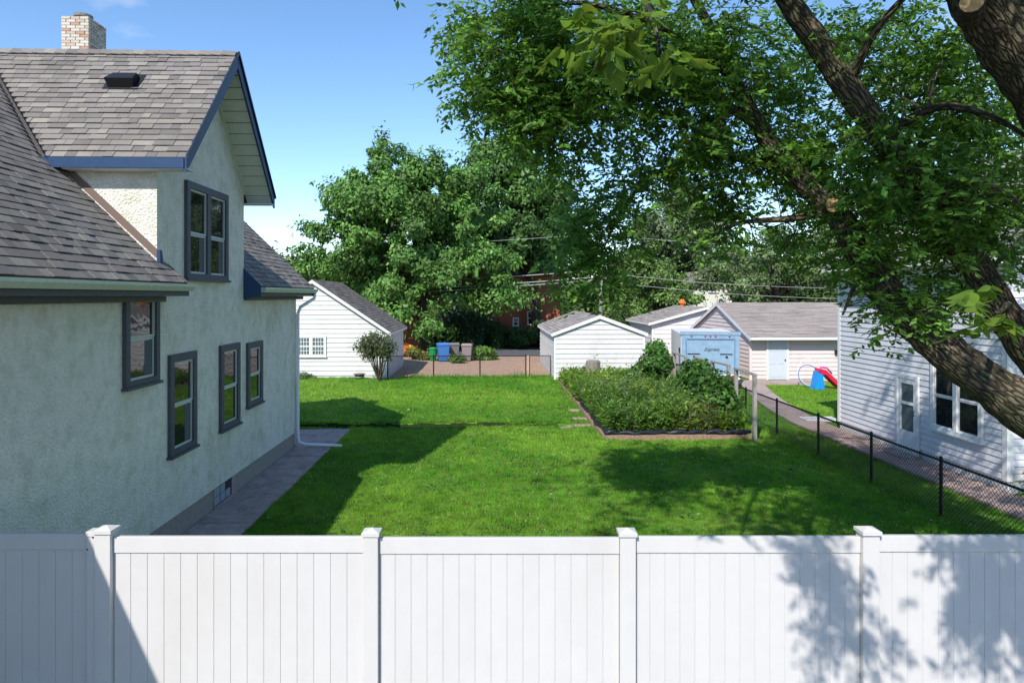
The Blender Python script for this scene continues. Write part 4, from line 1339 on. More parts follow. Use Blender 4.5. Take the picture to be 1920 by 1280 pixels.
weeds('weeds', 7000, lambda x, y: .34 + .1 * snoise(x, y, 1.3), [(.17, .27, .035), (.12, .22, .03), (.18, .28, .04), (.10, .19, .03)], (BED[0] + .05, BED[1] - .1, 25.5, BED[3]), 'low bright green leafy plants filling the back of the bed', leaf=.14, per=9)
def blade_plant(px, py, d, n, h, colr, lab):
    p = at(px, py, d); b = Vector((p.x, p.y, .14))
    t = thing('leafy_plant', lab, 'plant', b)
    m = MB(); m.tube([b - UP * .05, b + UP * h * .8], [.018, .008], 6); m.build('stem', 'dumpster', t)
    for k in range(n):
        a_ = k * 2.4; q = b + UP * h * (.15 + .65 * k / n)
        D = np.array([[math.cos(a_), math.sin(a_), .75]])
        me = leaf_mesh('leaf', np.array([q]), D, np.array([[0, 0, 1.]]), h * .75, h * .11, np.array([colr]) * random.uniform(.7, 1.3), 'leaf')
        obj_from_mesh('leaf', me, t)
blade_plant(1168, 735, 26.0, 12, .8, (.05, .13, .04), 'tall spiky leaved plant standing in the middle of the bed')
blade_plant(1255, 800, 19.9, 9, .45, (.26, .34, .06), 'pale yellow green plant at the front edge of the bed')
blade_plant(1345, 800, 19.9, 10, .45, (.24, .30, .05), 'yellowing leafy plant at the front edge below the lilies')
# flowers
def flower(px, py, d, colr, lab, h=.55):
    p = at(px, py, d); b = Vector((p.x, p.y, .12))
    t = thing('flower', lab, 'flower', b)
    m = MB(); m.tube([b, b.lerp(p, .6) + Vector((.02, 0, 0)), p], [.008, .007, .006], 5); m.build('stem', 'dumpster', t)
    for k in range(7):
        a_ = k * 6.283 / 6; q = p + Vector((math.cos(a_) * .015, math.sin(a_) * .015, -.06 * (k > 5)))
        n1 = 1
        P = np.array([q]); D = np.array([[math.cos(a_), math.sin(a_), .5 if k < 6 else -.3]]); Nn = np.array([[0, 0, 1.]])
        me = leaf_mesh('petal', P, D, Nn, .13, .06, np.array([colr]), 'leaf')
        obj_from_mesh('petal', me, t)
    return t
flower(1341, 757, 20.3, (.75, .14, .03), 'orange lily flower standing above the weeds in the bed')
flower(1345, 764, 20.2, (.70, .10, .03), 'smaller red orange lily bloom below the tall orange lily')
weeds('dry_stalks', 420, lambda x, y: .45 + .25 * vnoise(x, y, .6), [(.34, .29, .15), (.28, .26, .12), (.40, .38, .24)], (BED[0] + .3, BED[1] - .2, BED[2] + .25, 25), 'thin pale dry stalks and seed heads among the weeds', leaf=.07, per=7)
# vines over supports
def vine(px, pyt, d, rx, ry, lab, n, extra=()):
    p = at(px, pyt, d); z1 = p.z
    t = thing('vine', lab, 'vine', (p.x, p.y, .1))
    m = MB()
    for s_ in (-1, 1):
        m.tube([(p.x + s_ * rx * .6, p.y, 0), (p.x + s_ * rx * .5, p.y, z1 * .8), (p.x, p.y, z1 * .96)], .022, 6)
    m.build('support', 'wood_grey', t)
    bl = crown_blobs((p.x, p.y, z1 * .45), (rx * .8, ry * .8, z1 * .5), 22, .36)
    bl += [(np.array((p.x, p.y, z1 * .42)), (rx * .75, ry * .75, z1 * .46))]
    for (ex, ey, ez, er) in extra: bl.append((np.array((p.x + ex, p.y + ey, ez)), (er, er, er)))
    P, D, nn, L, W, tt = cloud_leaves(bl, n, .14, (.055, .14, .025), .8, spread=.35)
    P[:, 2] = np.abs(P[:, 2]) + .05
    obj_from_mesh('foliage', leaf_mesh('foliage', P, D, nn, L, W, tt, 'leaf', False), t, kind='stuff')
vine(1225, 652, 27.5, .85, 1.1, 'tall mound of dense green vine beside the narrow white garage', 9000, ((-.9, -.3, .7, .5), (-1.2, -.2, .4, .4)))
vine(1303, 672, 23.2, .42, .7, 'dark green vine climbing the grey post frame before the trailer', 4200, ((.1, -.8, .8, .5),))
vine(1342, 708, 21.0, .55, .7, 'low bushy dark vine at the front grey posts', 4200, ((-.5, .3, .7, .4),))
# grey post frames
TX = 7.38
def pframe(y0, y1, z0t, z1t, lab):
    t = thing('post_frame', lab, 'trellis', (TX, (y0 + y1) / 2, 0), 'weathered post frames')
    for (yy, zz) in ((y0, z0t), (y1, z1t)):
        m = MB(); m.box((TX - .05, yy - .05, -.1), (TX + .05, yy + .05, zz - .002)); m.build('post', 'wood_grey', t)
    m = MB(); m.prism([(TX - .055, y0 - .06, z0t), (TX + .055, y0 - .06, z0t), (TX + .055, y0 - .06, z0t + .05), (TX - .055, y0 - .06, z0t + .05)], (0, y1 - y0 + .12, z1t - z0t)); m.build('rail', 'wood_grey', t)
def ty_(px): return onX(px, 700, TX).y
pframe(ty_(1415), ty_(1380), 1.88, 1.90, 'grey wooden post frame at the front corner of the bed')
pframe(ty_(1366), ty_(1336), 1.93, 1.90, 'grey wooden post frame in front of the trailer bumper')
pframe(ty_(1319), ty_(1305), 1.86, 1.88, 'grey wooden post frame wrapped by the climbing vine')
pframe(ty_(1286), ty_(1264), 1.78, 1.80, 'grey wooden post frame at the trailer corner next to the vine mound')
# stump
p = gp(1112, 716, .1)
p = Vector((p.x, 31.4, .1)); p.x = onY(1112, 700, 31.4).x
m = MB()
prof = [(.42, -.1), (.38, .3), (.35, .7), (.33, 1.04), (.27, 1.09)]
m.lathe((p.x, p.y, .05), prof, 11)
o = m.build('tree_stump', 'stone_grey', None); tag(o, 'weathered grey tree stump at the back of the bed', 'stump')

# =================================================================== LAWN ITEMS, BINS, TOYS
p = gp(674, 710, .03)
fp = thing('fire_pit', 'small round metal fire pit with rusty lid on the lawn by the white garage', 'fire pit', (p.x, p.y, .02))
m = MB(); m.lathe((p.x, p.y, 0), [(.22, 0), (.23, .1), (.24, .24), (.2, .25)], 16); m.build('drum', 'black_metal', fp)
m = MB(); m.lathe((p.x, p.y, .1), [(.238, 0), (.246, .05), (.243, .06)], 16); m.build('band', 'steel', fp)
m = MB(); m.lathe((p.x, p.y, .255), [(.30, 0), (.31, .03), (.2, .05)], 16); m.build('lid', 'brown_metal', fp)
# wheeled bins
def cart(px, py, d, w, h, material, lab, rot=0.0):
    p = at(px, py, d); z = -.07
    t = thing('wheeled_bin', lab, 'bin', (p.x, p.y, z), 'bins by the alley')
    U_ = Vector((math.cos(rot), math.sin(rot), 0)); V_ = Vector((-math.sin(rot), math.cos(rot), 0))
    T = frameT((p.x, p.y, z), U_, V_, UP)
    m = MB(); a = w * .38; b_ = w * .5
    m.hexa([T(-a, -a, .06), T(a, -a, .06), T(a, a, .06), T(-a, a, .06), T(-b_, -b_, h * .88), T(b_, -b_, h * .88), T(b_, b_, h * .88), T(-b_, b_, h * .88)])
    m.box((-b_ - .02, -b_ - .02, h * .82), (b_ + .02, b_ + .02, h * .885), T)
    o = m.build('body', material, t); bv = o.modifiers.new('bevel', 'BEVEL'); bv.width = .02; bv.segments = 2
    m = MB(); m.hexa([T(-b_ - .03, -b_ - .05, h * .89), T(b_ + .03, -b_ - .05, h * .89), T(b_ + .03, b_ + .04, h * .89), T(-b_ - .03, b_ + .04, h * .89), T(-b_ + .04, -b_ + .03, h), T(b_ - .04, -b_ + .03, h), T(b_, b_ + .02, h * .97), T(-b_, b_ + .02, h * .97)])
    m.build('lid', material, t)
    for s_ in (-1, 1):
        m = MB(); c = T(s_ * (a + .02), a - .02, .12); m.tube([c - U_ * .03, c + U_ * .03], .12, 12); m.build('wheel', 'rubber', t)
    m = MB(); m.tube([T(-b_ * .8, b_ + .03, h * .86), T(-b_ * .8, b_ + .1, h * .9), T(b_ * .8, b_ + .1, h * .9), T(b_ * .8, b_ + .03, h * .86)], .015, 6); m.build('handle', 'rubber', t)
    return t
BD = 43.5
b = cart(831, 660, BD, .72, 1.22, 'bin_blue', 'blue wheeled recycling bin at the alley', .25)
b = cart(852, 660, BD + .6, .62, 1.18, 'bin_grey', 'dark grey wheeled bin behind the blue bin', .1)
b = cart(876, 660, BD + .3, .66, 1.15, 'bin_taupe', 'taupe brown wheeled bin with pale lid standing apart', -.1)
p = at(812, 660, BD + .3)
gb = thing('trash_can', 'round green trash can beside the blue bin', 'bin', (p.x, p.y, -.07))
m = MB(); m.lathe((p.x, p.y, -.06), [(.2, 0), (.26, .72), (.27, .74)], 14); m.build('body', 'bin_green', gb)
m = MB(); m.lathe((p.x, p.y, .69), [(.29, 0), (.29, .06), (.24, .12), (.05, .15)], 14); m.build('lid', 'bin_green', gb)
p = at(895, 630, 56)
dm = thing('dumpster', 'dark green ribbed dumpster in the shade of the big tree', 'dumpster', (p.x, p.y, -.09))
m = MB(); m.box((p.x - .55, p.y - .5, .05), (p.x + .55, p.y + .5, 1.15))
for i in range(6): m.box((p.x - .5 + i * .18, p.y - .54, .08), (p.x - .43 + i * .18, p.y - .49, 1.08))
m.build('body', 'dumpster', dm)
m = MB(); m.prism([(p.x - .58, p.y - .55, 1.16), (p.x + .58, p.y - .55, 1.16), (p.x + .58, p.y + .5, 1.36), (p.x - .58, p.y + .5, 1.36)], (0, 0, .04)); m.build('lid', 'black_plastic', dm)
m = MB(); m.box((p.x - .5, p.y - .45, -.12), (p.x - .35, p.y + .45, .05)); m.box((p.x + .35, p.y - .45, -.12), (p.x + .5, p.y + .45, .05)); m.build('skid', 'black_metal', dm)
# plastic slide
p = gp(1535, 727, .06)
sl_ = thing('toy_slide', 'small plastic slide with blue ladder and red chute on the grass', 'slide', (p.x, p.y, .05))
x, y0 = p.x, p.y
m = MB(); m.prism([(x - .28, y0 - .25, .02), (x + .16, y0 - .25, .02), (x + .06, y0 - .25, .78), (x - .12, y0 - .25, .80)], (0, .5, 0)); m.build('ladder_side', 'blue_plastic', sl_)
m = MB()
prf = [(x - .05, .86), (x + .2, .8), (x + .55, .48), (x + .85, .18), (x + 1.1, .10), (x + 1.1, .06), (x + .8, .1), (x + .5, .38), (x + .2, .66), (x - .05, .72)]
m.prism([(a, y0 - .22, b) for a, b in prf], (0, .44, 0)); m.build('chute', 'red_plastic', sl_)
for yy in (y0 - .27, y0 + .22):
    m = MB(); m.prism([(a, yy, b + .08) for a, b in prf[:5]] + [(a, yy, b) for a, b in prf[5:]], (0, .05, 0)); m.build('chute_rim', 'red_plastic', sl_)
m = MB(); m.tube([(x - .1, y0 - .27, .8), (x - .05, y0 - .27, 1.0), (x + .25, y0 - .27, .95), (x + .45, y0 - .27, .72)], .04, 8); m.build('handrail', 'pink_plastic', sl_, smooth=True)
def hoop(cx, cy, cz, r, colr, lab, tilt):
    m = MB(); n = 40
    m.tube([(cx + r * math.cos(6.2832 * k / n), cy + tilt * r * math.sin(6.2832 * k / n), cz + r * math.sin(6.2832 * k / n)) for k in range(n + 1)], .018, 6, cap=False)
    tag(m.build('hula_hoop', colr), lab, 'hoop')
hoop(x - .18, y0 + .55, .06 + .47, .47, 'bin_blue', 'dark blue hula hoop leaning behind the toy slide', .35)
hoop(x + .02, y0 + .75, .06 + .60, .60, 'trim_white', 'large white hula hoop leaning on the pink garage wall', .30)

# =================================================================== BACKGROUND
# brick house behind trees
BY = 60.0
bh = thing('brick_house', 'two storey red brick house half hidden behind the trees', 'house', (onY(990, 600, BY).x, BY + 4, -.1))
bx0, bx1 = onY(925, 600, BY).x, onY(1050, 600, BY).x
bzt = onY(990, 516, BY).z
m = MB(); m.box((bx0, BY, -.2), (bx1, BY + 9, bzt)); m.build('wall', 'red_brick', bh)
m = MB(); xc = (bx0 + bx1) / 2
m.prism([(bx0 - .4, BY - .4, bzt - .05), (bx1 + .4, BY - .4, bzt - .05), (xc, BY - .4, bzt + 2.2)], (0, 9.8, 0)); m.build('roof', 'felt', bh)
for (l, r_, t_, b_) in ((962, 976, 545, 575), (989, 1003, 538, 558), (961, 973, 595, 611), (988, 1003, 583, 609)):
    a = onY(l, b_, BY); c = onY(r_, t_, BY)
    window(bh, (a.x, BY - .01, a.z), (1, 0, 0), (0, -1, 0), c.x - a.x, c.z - a.z, trim=.09, trim_mat='trim_white', sash_mat='trim_white', glass='glass', proud=.06)
# small brick garage between trees at left
q0, q1 = onY(742, 640, 52).x, onY(792, 640, 52).x
bg = thing('brick_garage', 'low brown brick garage under the big tree behind the bins', 'garage', ((q0 + q1) / 2, 54, -.1))
m = MB(); m.box((q0 - 1, 52, -.2), (q1, 57, 2.5)); m.build('wall', 'red_brick', bg)
m = MB(); m.box((q0 - 1.2, 51.8, 2.502), (q1 + .2, 57.2, 2.68)); m.build('roof', 'felt', bg)
# cream house far right behind the garages
fh = thing('cream_house', 'cream gabled house seen through branches above the pink garage', 'house', (onY(1350, 540, 62).x, 66, -.1))
hx0, hx1 = onY(1300, 560, 62).x, onY(1372, 560, 62).x
ze = onY(1370, 556, 62).z + 1; zp = onY(1335, 505, 62).z
m = MB(); m.prism([(hx0, 62, -.2), (hx1, 62, -.2), (hx1, 62, ze), ((hx0 + hx1) / 2, 62, zp - .15), (hx0, 62, ze)], (0, 8, 0)); m.build('wall', 'cream', fh)
for sg in (-1, 1):
    xc = (hx0 + hx1) / 2; xe = hx0 - .3 if sg < 0 else hx1 + .3
    m = MB(); m.prism([(xe, 61.6, ze - .2), (xc, 61.6, zp), (xc, 70.4, zp), (xe, 70.4, ze - .2)], (0, 0, -.12)); m.build('roof', 'stone_grey', fh)
a = onY(1328, 548, 62); window(fh, (a.x, 61.98, a.z), (1, 0, 0), (0, -1, 0), .9, 1.2, trim=.09, trim_mat='trim_white', sash_mat='trim_white', proud=.06)
# utility pole and wires
pp = onY(1126, 600, 50.0)
up = thing('utility_pole', 'tan wooden utility pole behind the narrow white garage', 'pole', (pp.x, 50, -.1))
m = MB(); m.tube([(pp.x, 50, -.2), (pp.x + .03, 50, 5.6), (pp.x, 50, 9.4)], [.16, .14, .11], 10); m.build('pole', 'wood_grey', up, smooth=True)
m = MB(); m.box((pp.x - 1.1, 49.84, 8.5), (pp.x + 1.1, 49.94, 8.62)); m.build('crossarm', 'wood_grey', up)
def wire(a, b, sag, lab, r=.02):
    a = Vector(a); b = Vector(b); m = MB()
    m.tube([a.lerp(b, t) - UP * sag * 4 * t * (1 - t) for t in np.linspace(0, 1, 14)], r, 5)
    tag(m.build('overhead_wire', 'cable'), lab, 'wire', 'overhead wires')
for i, (zz, ye, zend) in enumerate([(8.62, 49, 8.2), (6.0, 49, 5.1), (5.5, 49, 4.4), (5.3, 48, 4.0)]):
    wire((pp.x + (-.9 if i == 0 else -.1), 49.8, zz), (-42, ye + 9, zend + .6), .9, ['thin upper overhead wire across the big tree', 'upper of the thick cables left of the pole', 'middle of the thick cables left of the pole', 'lowest of the thick cables left of the pole'][i], .018 if i == 0 else .04)
for i, (zz, zend) in enumerate([(8.62, 8.9), (5.8, 5.6), (5.2, 4.6)]):
    wire((pp.x + .1, 49.8, zz), (45, 52, zend), 1.0, ['thin upper overhead wire right of the pole', 'upper cable sagging right of the pole above the garages', 'lower cable sagging right of the pole above the garages'][i], .02)

# trees
def lump(px, py, d, r, rz=None):
    p = at(px, py, d)
    return (np.array((p.x, p.y, p.z)), (r, r, rz or r * .85))
def lumps_from(list_, d, br, jitter=1.5):
    out = []
    for (px, py, r, k) in list_:
        c = at(px, py, d); R = r * d / F
        out += crown_blobs((c.x, c.y, c.z), (R, R * .9, R * .9), int(k * 2.2), br * .7)
    return out
bl = lumps_from([(760, 420, 120, 26), (680, 400, 70, 10), (650, 480, 80, 12), (850, 470, 110, 20), (720, 340, 75, 12), (830, 360, 70, 10), (780, 560, 110, 16), (900, 520, 70, 10), (690, 560, 60, 8)], 51, 1.25)
make_tree('big_tree', 'big spreading green tree behind the white garage and bins', (at(798, 600, 51).x, 51, -.1), bl, 100000, .29, (.10, .215, .045), .42, limbs=14, group=None)
bl = lumps_from([(940, 360, 95, 20), (1000, 420, 85, 18), (900, 420, 60, 8), (955, 460, 70, 12), (1040, 460, 50, 8)], 58, 1.5)
make_tree('tall_tree', 'tall dark green tree rising above the red brick house', (at(1012, 600, 58).x, 58.5, -.1), bl, 54000, .36, (.08, .17, .042), .45, limbs=10)
bl = lumps_from([(1215, 545, 60, 14), (1170, 570, 40, 8), (1255, 555, 45, 8), (1215, 500, 50, 8)], 56, .95)
make_tree('bright_tree', 'bright yellow green tree behind the narrow white garage', (at(1212, 600, 56).x, 56, -.1), bl, 26000, .24, (.13, .22, .055), .22, limbs=8)
bl = lumps_from([(1270, 420, 70, 14), (1320, 470, 70, 12), (1230, 470, 50, 8)], 74, 1.5)
make_tree('pale_tree', 'grey green tree far behind the cream house', (at(1275, 600, 74).x, 74, -.1), bl, 26000, .38, (.11, .15, .075), .35, limbs=8)
bl = lumps_from([(1440, 500, 75, 14), (1520, 500, 70, 12), (1400, 540, 40, 7), (1480, 450, 60, 8), (1345, 525, 32, 7)], 58, 1.1)
make_tree('sparse_tree', 'sparse light green tree with pale twigs above the pink garage', (at(1460, 600, 58).x, 58, -.1), bl, 17000, .25, (.135, .20, .075), .25, limbs=22)
bl = lumps_from([(1640, 440, 90, 14), (1760, 470, 80, 12), (1580, 500, 60, 8)], 62, 1.4)
make_tree('backyard_tree', 'green tree standing behind the sided house roof', (at(1660, 600, 62).x, 62, -.1), bl, 22000, .34, (.09, .16, .035), .35, limbs=8)
# far row of trees closing the horizon
far = [(-24, 90, 9), (-13, 92, 9.5), (-2, 88, 10), (9, 90, 9), (19, 86, 9), (30, 88, 10), (41, 86, 9)]
for i, (x, y, hgt) in enumerate(far):
    bl = crown_blobs((x, y, hgt * .52), (5.8, 4, hgt * .45), 44, 1.9)
    make_tree('far_tree', 'distant rounded green tree in the row beyond the alley', (x, y, -.1), bl, 11000, .62, (.06, .12, .03), .3, group='distant trees beyond the alley', limbs=4)
# hedge / bushes along the alley
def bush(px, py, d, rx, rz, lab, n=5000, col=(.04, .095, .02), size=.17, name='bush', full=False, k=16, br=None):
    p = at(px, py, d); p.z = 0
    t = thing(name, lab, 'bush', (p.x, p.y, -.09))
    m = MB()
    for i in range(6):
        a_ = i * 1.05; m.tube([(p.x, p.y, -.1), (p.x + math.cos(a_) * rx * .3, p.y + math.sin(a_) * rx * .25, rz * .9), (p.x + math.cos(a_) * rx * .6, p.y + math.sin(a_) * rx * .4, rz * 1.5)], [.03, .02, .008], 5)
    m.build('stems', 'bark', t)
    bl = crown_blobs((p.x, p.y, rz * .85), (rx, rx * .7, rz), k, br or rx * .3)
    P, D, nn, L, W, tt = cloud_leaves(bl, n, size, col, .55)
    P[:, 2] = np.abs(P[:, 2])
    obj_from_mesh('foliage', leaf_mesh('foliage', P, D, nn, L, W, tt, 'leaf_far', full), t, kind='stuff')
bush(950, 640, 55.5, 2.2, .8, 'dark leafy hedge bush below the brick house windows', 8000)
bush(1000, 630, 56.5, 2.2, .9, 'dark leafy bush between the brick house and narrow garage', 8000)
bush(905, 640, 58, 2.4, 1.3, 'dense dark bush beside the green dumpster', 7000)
bush(830, 640, 55, 2.6, 1.2, 'bush with darkened leaves added behind the blue bin', 7000, (.03, .07, .018))  # added to darken the bright gap under the tree; shade in leaf colour
bush(868, 640, 56, 2.2, 1.5, 'bush with darkened leaves added behind the taupe bin', 7000, (.03, .075, .018))  # second added filler bush, leaf colour darkened the same way
bush(915, 665, 44.5, .7, .38, 'low bright green weeds right of the taupe bin', 2500, (.09, .18, .03), .16)
bush(780, 668, 44.5, .85, .3, 'low yellow green flower patch left of the green trash can', 2500, (.14, .16, .03), .15)
bush(765, 655, 47, .9, .35, 'low patch of orange flowers before the brick garage', 2500, (.50, .20, .03), .15)
bush(855, 678, 42.6, .6, .2, 'small tuft of weeds in front of the grey bin', 1200, (.08, .16, .03), .14)
bush(1150, 610, 53, 1.6, 1.5, 'rounded bush at the foot of the utility pole', 6000, (.05, .105, .025))
bush(1090, 590, 58, 2.5, 1.9, 'broad dark bush left of the utility pole', 8000, (.04, .09, .02))
bush(572, 708, 33.8, .5, .16, 'small flowering weeds at the foot of the white garage', 700, (.10, .16, .06), .09)
# shrub by the white garage
p = gp(712, 714, .02)
sh = thing('shrub', 'loose grey green shrub in front of the white garage corner', 'shrub', (p.x, p.y, .02))
m = MB()
tips = []
for i in range(14):
    q = Vector((onY(670 + 5 * i + random.uniform(-4, 4), 600, p.y).x, p.y + random.uniform(-.5, .2), 1.0 + 1.45 * math.sin(math.pi * (.18 + .64 * i / 13)) * random.uniform(.65, 1.0)))
    mid = p.lerp(q, .5) + Vector((0, 0, .25)); m.tube([p - UP * .1, mid, q], [.035, .022, .008], 5); tips.append((mid, q))
m.build('stems', 'bark', sh)
bl = []
for mid, q in tips:
    for t_ in (.2, .6, 1.0):
        c = mid.lerp(q, t_); bl.append((np.array(c), (.36, .28, .27)))
P, D, nn, L, W, tt = cloud_leaves(bl, 4200, .10, (.115, .145, .07), .6, shell=.2, spread=.35)
obj_from_mesh('foliage', leaf_mesh('foliage', P, D, nn, L, W, tt, 'leaf', True), sh, kind='stuff')

# =================================================================== THE BIG NEAR TREE
tb = Vector((8.05 - .75, 7.55, 0))
nt_ = thing('shade_tree', 'large leaning shade tree with thick furrowed limbs overhanging the fence and lawn', 'tree', tb)
def bark_tube(name, P, R, n=36, mt='bark_limb'):
    """tube with furrowed bark: ridges run along the limb"""
    m = MB(); m.tube(P, R, n)
    s_ = [0.0]
    for a, b in zip(P[:-1], P[1:]): s_.append(s_[-1] + (b - a).length)
    ph = random.uniform(0, 6)
    co = []
    for i, p in enumerate(P):
        for k in range(n):
            th = 2 * math.pi * k / n
            q = Vector(m.v[i * n + k]); d = q - p
            w = abs(math.sin(4.5 * th + 1.1 * math.sin(5 * s_[i] + ph) + .8 * math.sin(11 * s_[i] + 3 * th))) * .6 + .4 * abs(math.sin(8 * th - 2.0 * s_[i] + 1.3 * math.sin(7 * s_[i])))
            g = 1 + (.075 * (w - .5) if n > 10 else 0) + .03 * math.sin(2 * th + 1.7 * s_[i] + ph)
            m.v[i * n + k] = tuple(p + d * g)
            co += [math.cos(th) * R[i], math.sin(th) * R[i], s_[i] + ph]
    me, c = m.mesh(name, mt, True)
    a = me.attributes.new('barkco', 'FLOAT_VECTOR', 'POINT')
    a.data.foreach_set('vector', co)
    return obj_from_mesh(name, me, nt_, c)
def limb(name, pts, n=36):
    """pts: (px,py,depth,r); smooth interpolation"""
    W_ = [(at(a, b, c), r) for a, b, c, r in pts]
    P = []; R = []
    K = 12 if n > 10 else 5
    for i in range(len(W_) - 1):
        p0 = W_[max(i - 1, 0)][0]; p1, r1 = W_[i]; p2, r2 = W_[i + 1]; p3 = W_[min(i + 2, len(W_) - 1)][0]
        for k in range(K):
            t = k / K
            q = .5 * ((2 * p1) + (p2 - p0) * t + (2 * p0 - 5 * p1 + 4 * p2 - p3) * t * t + (3 * p1 - p0 - 3 * p2 + p3) * t ** 3)
            P.append(q); R.append((r1 + (r2 - r1) * t) * (1 + .03 * math.sin(i * 7.1 + k * 1.1)))
    P.append(W_[-1][0]); R.append(W_[-1][1])
    return bark_tube(name, P, R, n)
def bark_limb_mat():
    m = bpy.data.materials.new('bark_limb'); m.use_nodes = True
    nt = m.node_tree; b = nt.nodes['Principled BSDF']
    b.inputs['Roughness'].default_value = .95; b.inputs['Specular IOR Level'].default_value = .1
    a = N(nt, 'ShaderNodeAttribute', attribute_name='barkco')
    mp = N(nt, 'ShaderNodeMapping'); mp.inputs['Scale'].default_value = (1, 1, .22)
    nt.links.new(a.outputs['Vector'], mp.inputs['Vector'])
    no0 = N(nt, 'ShaderNodeTexNoise'); no0.inputs['Scale'].default_value = 9; no0.inputs['Detail'].default_value = 3
    nt.links.new(mp.outputs['Vector'], no0.inputs['Vector'])
    mx0 = N(nt, 'ShaderNodeMix', data_type='VECTOR'); mx0.inputs['Factor'].default_value = .06
    nt.links.new(mp.outputs['Vector'], mx0.inputs['A']); nt.links.new(no0.outputs['Color'], mx0.inputs['B'])
    vo = N(nt, 'ShaderNodeTexVoronoi', feature='DISTANCE_TO_EDGE'); vo.inputs['Scale'].default_value = 26
    nt.links.new(mx0.outputs['Result'], vo.inputs['Vector'])
    mr = N(nt, 'ShaderNodeMapRange'); mr.inputs['From Max'].default_value = .22
    nt.links.new(vo.outputs['Distance'], mr.inputs['Value'])
    no = N(nt, 'ShaderNodeTexNoise'); no.inputs['Scale'].default_value = 60; no.inputs['Detail'].default_value = 6
    nt.links.new(mp.outputs['Vector'], no.inputs['Vector'])
    n2 = N(nt, 'ShaderNodeTexNoise'); n2.inputs['Scale'].default_value = 3.5; n2.inputs['Detail'].default_value = 4
    nt.links.new(a.outputs['Vector'], n2.inputs['Vector'])
    r1 = N(nt, 'ShaderNodeMix', data_type='RGBA'); r1.inputs['A'].default_value = (.145, .115, .08, 1); r1.inputs['B'].default_value = (.092, .098, .055, 1)
    r2f = N(nt, 'ShaderNodeMapRange'); r2f.inputs['From Min'].default_value = .4; r2f.inputs['From Max'].default_value = .62
    nt.links.new(n2.outputs['Fac'], r2f.inputs['Value']); nt.links.new(r2f.outputs['Result'], r1.inputs['Factor'])
    r3 = N(nt, 'ShaderNodeMix', data_type='RGBA'); r3.inputs['A'].default_value = (.04, .032, .023, 1)
    nt.links.new(mr.outputs['Result'], r3.inputs['Factor']); nt.links.new(r1.outputs['Result'], r3.inputs['B'])
    hs = N(nt, 'ShaderNodeHueSaturation')
    vr = N(nt, 'ShaderNodeMapRange'); vr.inputs['From Min'].default_value = .3; vr.inputs['From Max'].default_value = .7; vr.inputs['To Min'].default_value = .6; vr.inputs['To Max'].default_value = 1.4
    nt.links.new(no.outputs['Fac'], vr.inputs['Value']); nt.links.new(vr.outputs['Result'], hs.inputs['Value']); nt.links.new(r3.outputs['Result'], hs.inputs['Color'])
    nt.links.new(hs.outputs['Color'], b.inputs['Base Color'])
    ad = N(nt, 'ShaderNodeMath', operation='MULTIPLY_ADD'); ad.inputs[1].default_value = .35
    nt.links.new(no.outputs['Fac'], ad.inputs[0]); nt.links.new(mr.outputs['Result'], ad.inputs[2])
    bm = N(nt, 'ShaderNodeBump'); bm.inputs['Strength'].default_value = .9; bm.inputs['Distance'].default_value = .03
    nt.links.new(ad.outputs[0], bm.inputs['Height']); nt.links.new(bm.outputs['Normal'], b.inputs['Normal'])
    MATS['bark_limb'] = m
bark_limb_mat()
tp = project(tb + Vector((0, 0, 2.3)))
bark_tube('trunk', [tb - UP * .2, tb + UP * .15, tb + UP * .5, tb + UP * .9, tb + Vector((-.02, .05, 1.7)), tb + Vector((0, .1, 2.5)), tb + Vector((.1, .1, 3.2))], [.85, .62, .56, .53, .52, .5, .38])
limb('limb', [(tp[0] - 10, tp[1] + 30, 7.8, .40), (1930, 770, 7.9, .30), (1850, 716, 8.0, .225), (1770, 655, 8.2, .215), (1710, 600, 8.4, .205), (1640, 520, 8.7, .195), (1575, 410, 9.1, .17), (1500, 335, 9.3, .14), (1425, 240, 9.5, .115), (1370, 140, 9.7, .095), (1335, 60, 9.8, .08), (1270, -60, 9.9, .05)])
limb('limb', [(tp[0], tp[1] - 60, 7.7, .36), (1970, 700, 8.1, .22), (1890, 600, 8.3, .185), (1820, 490, 8.4, .175), (1740, 370, 8.5, .17), (1655, 255, 8.6, .165), (1590, 165, 8.6, .16), (1530, 75, 8.7, .145), (1475, -5, 8.7, .135), (1400, -160, 8.8, .11), (1290, -330, 9, .06)])
limb('limb', [(tp[0] + 20, tp[1] - 120, 7.6, .38), (2060, 420, 7.2, .36), (1990, 200, 7.0, .34), (1900, 70, 6.9, .32), (1840, -20, 6.8, .30), (1740, -200, 6.6, .22), (1600, -420, 6.2, .12)])
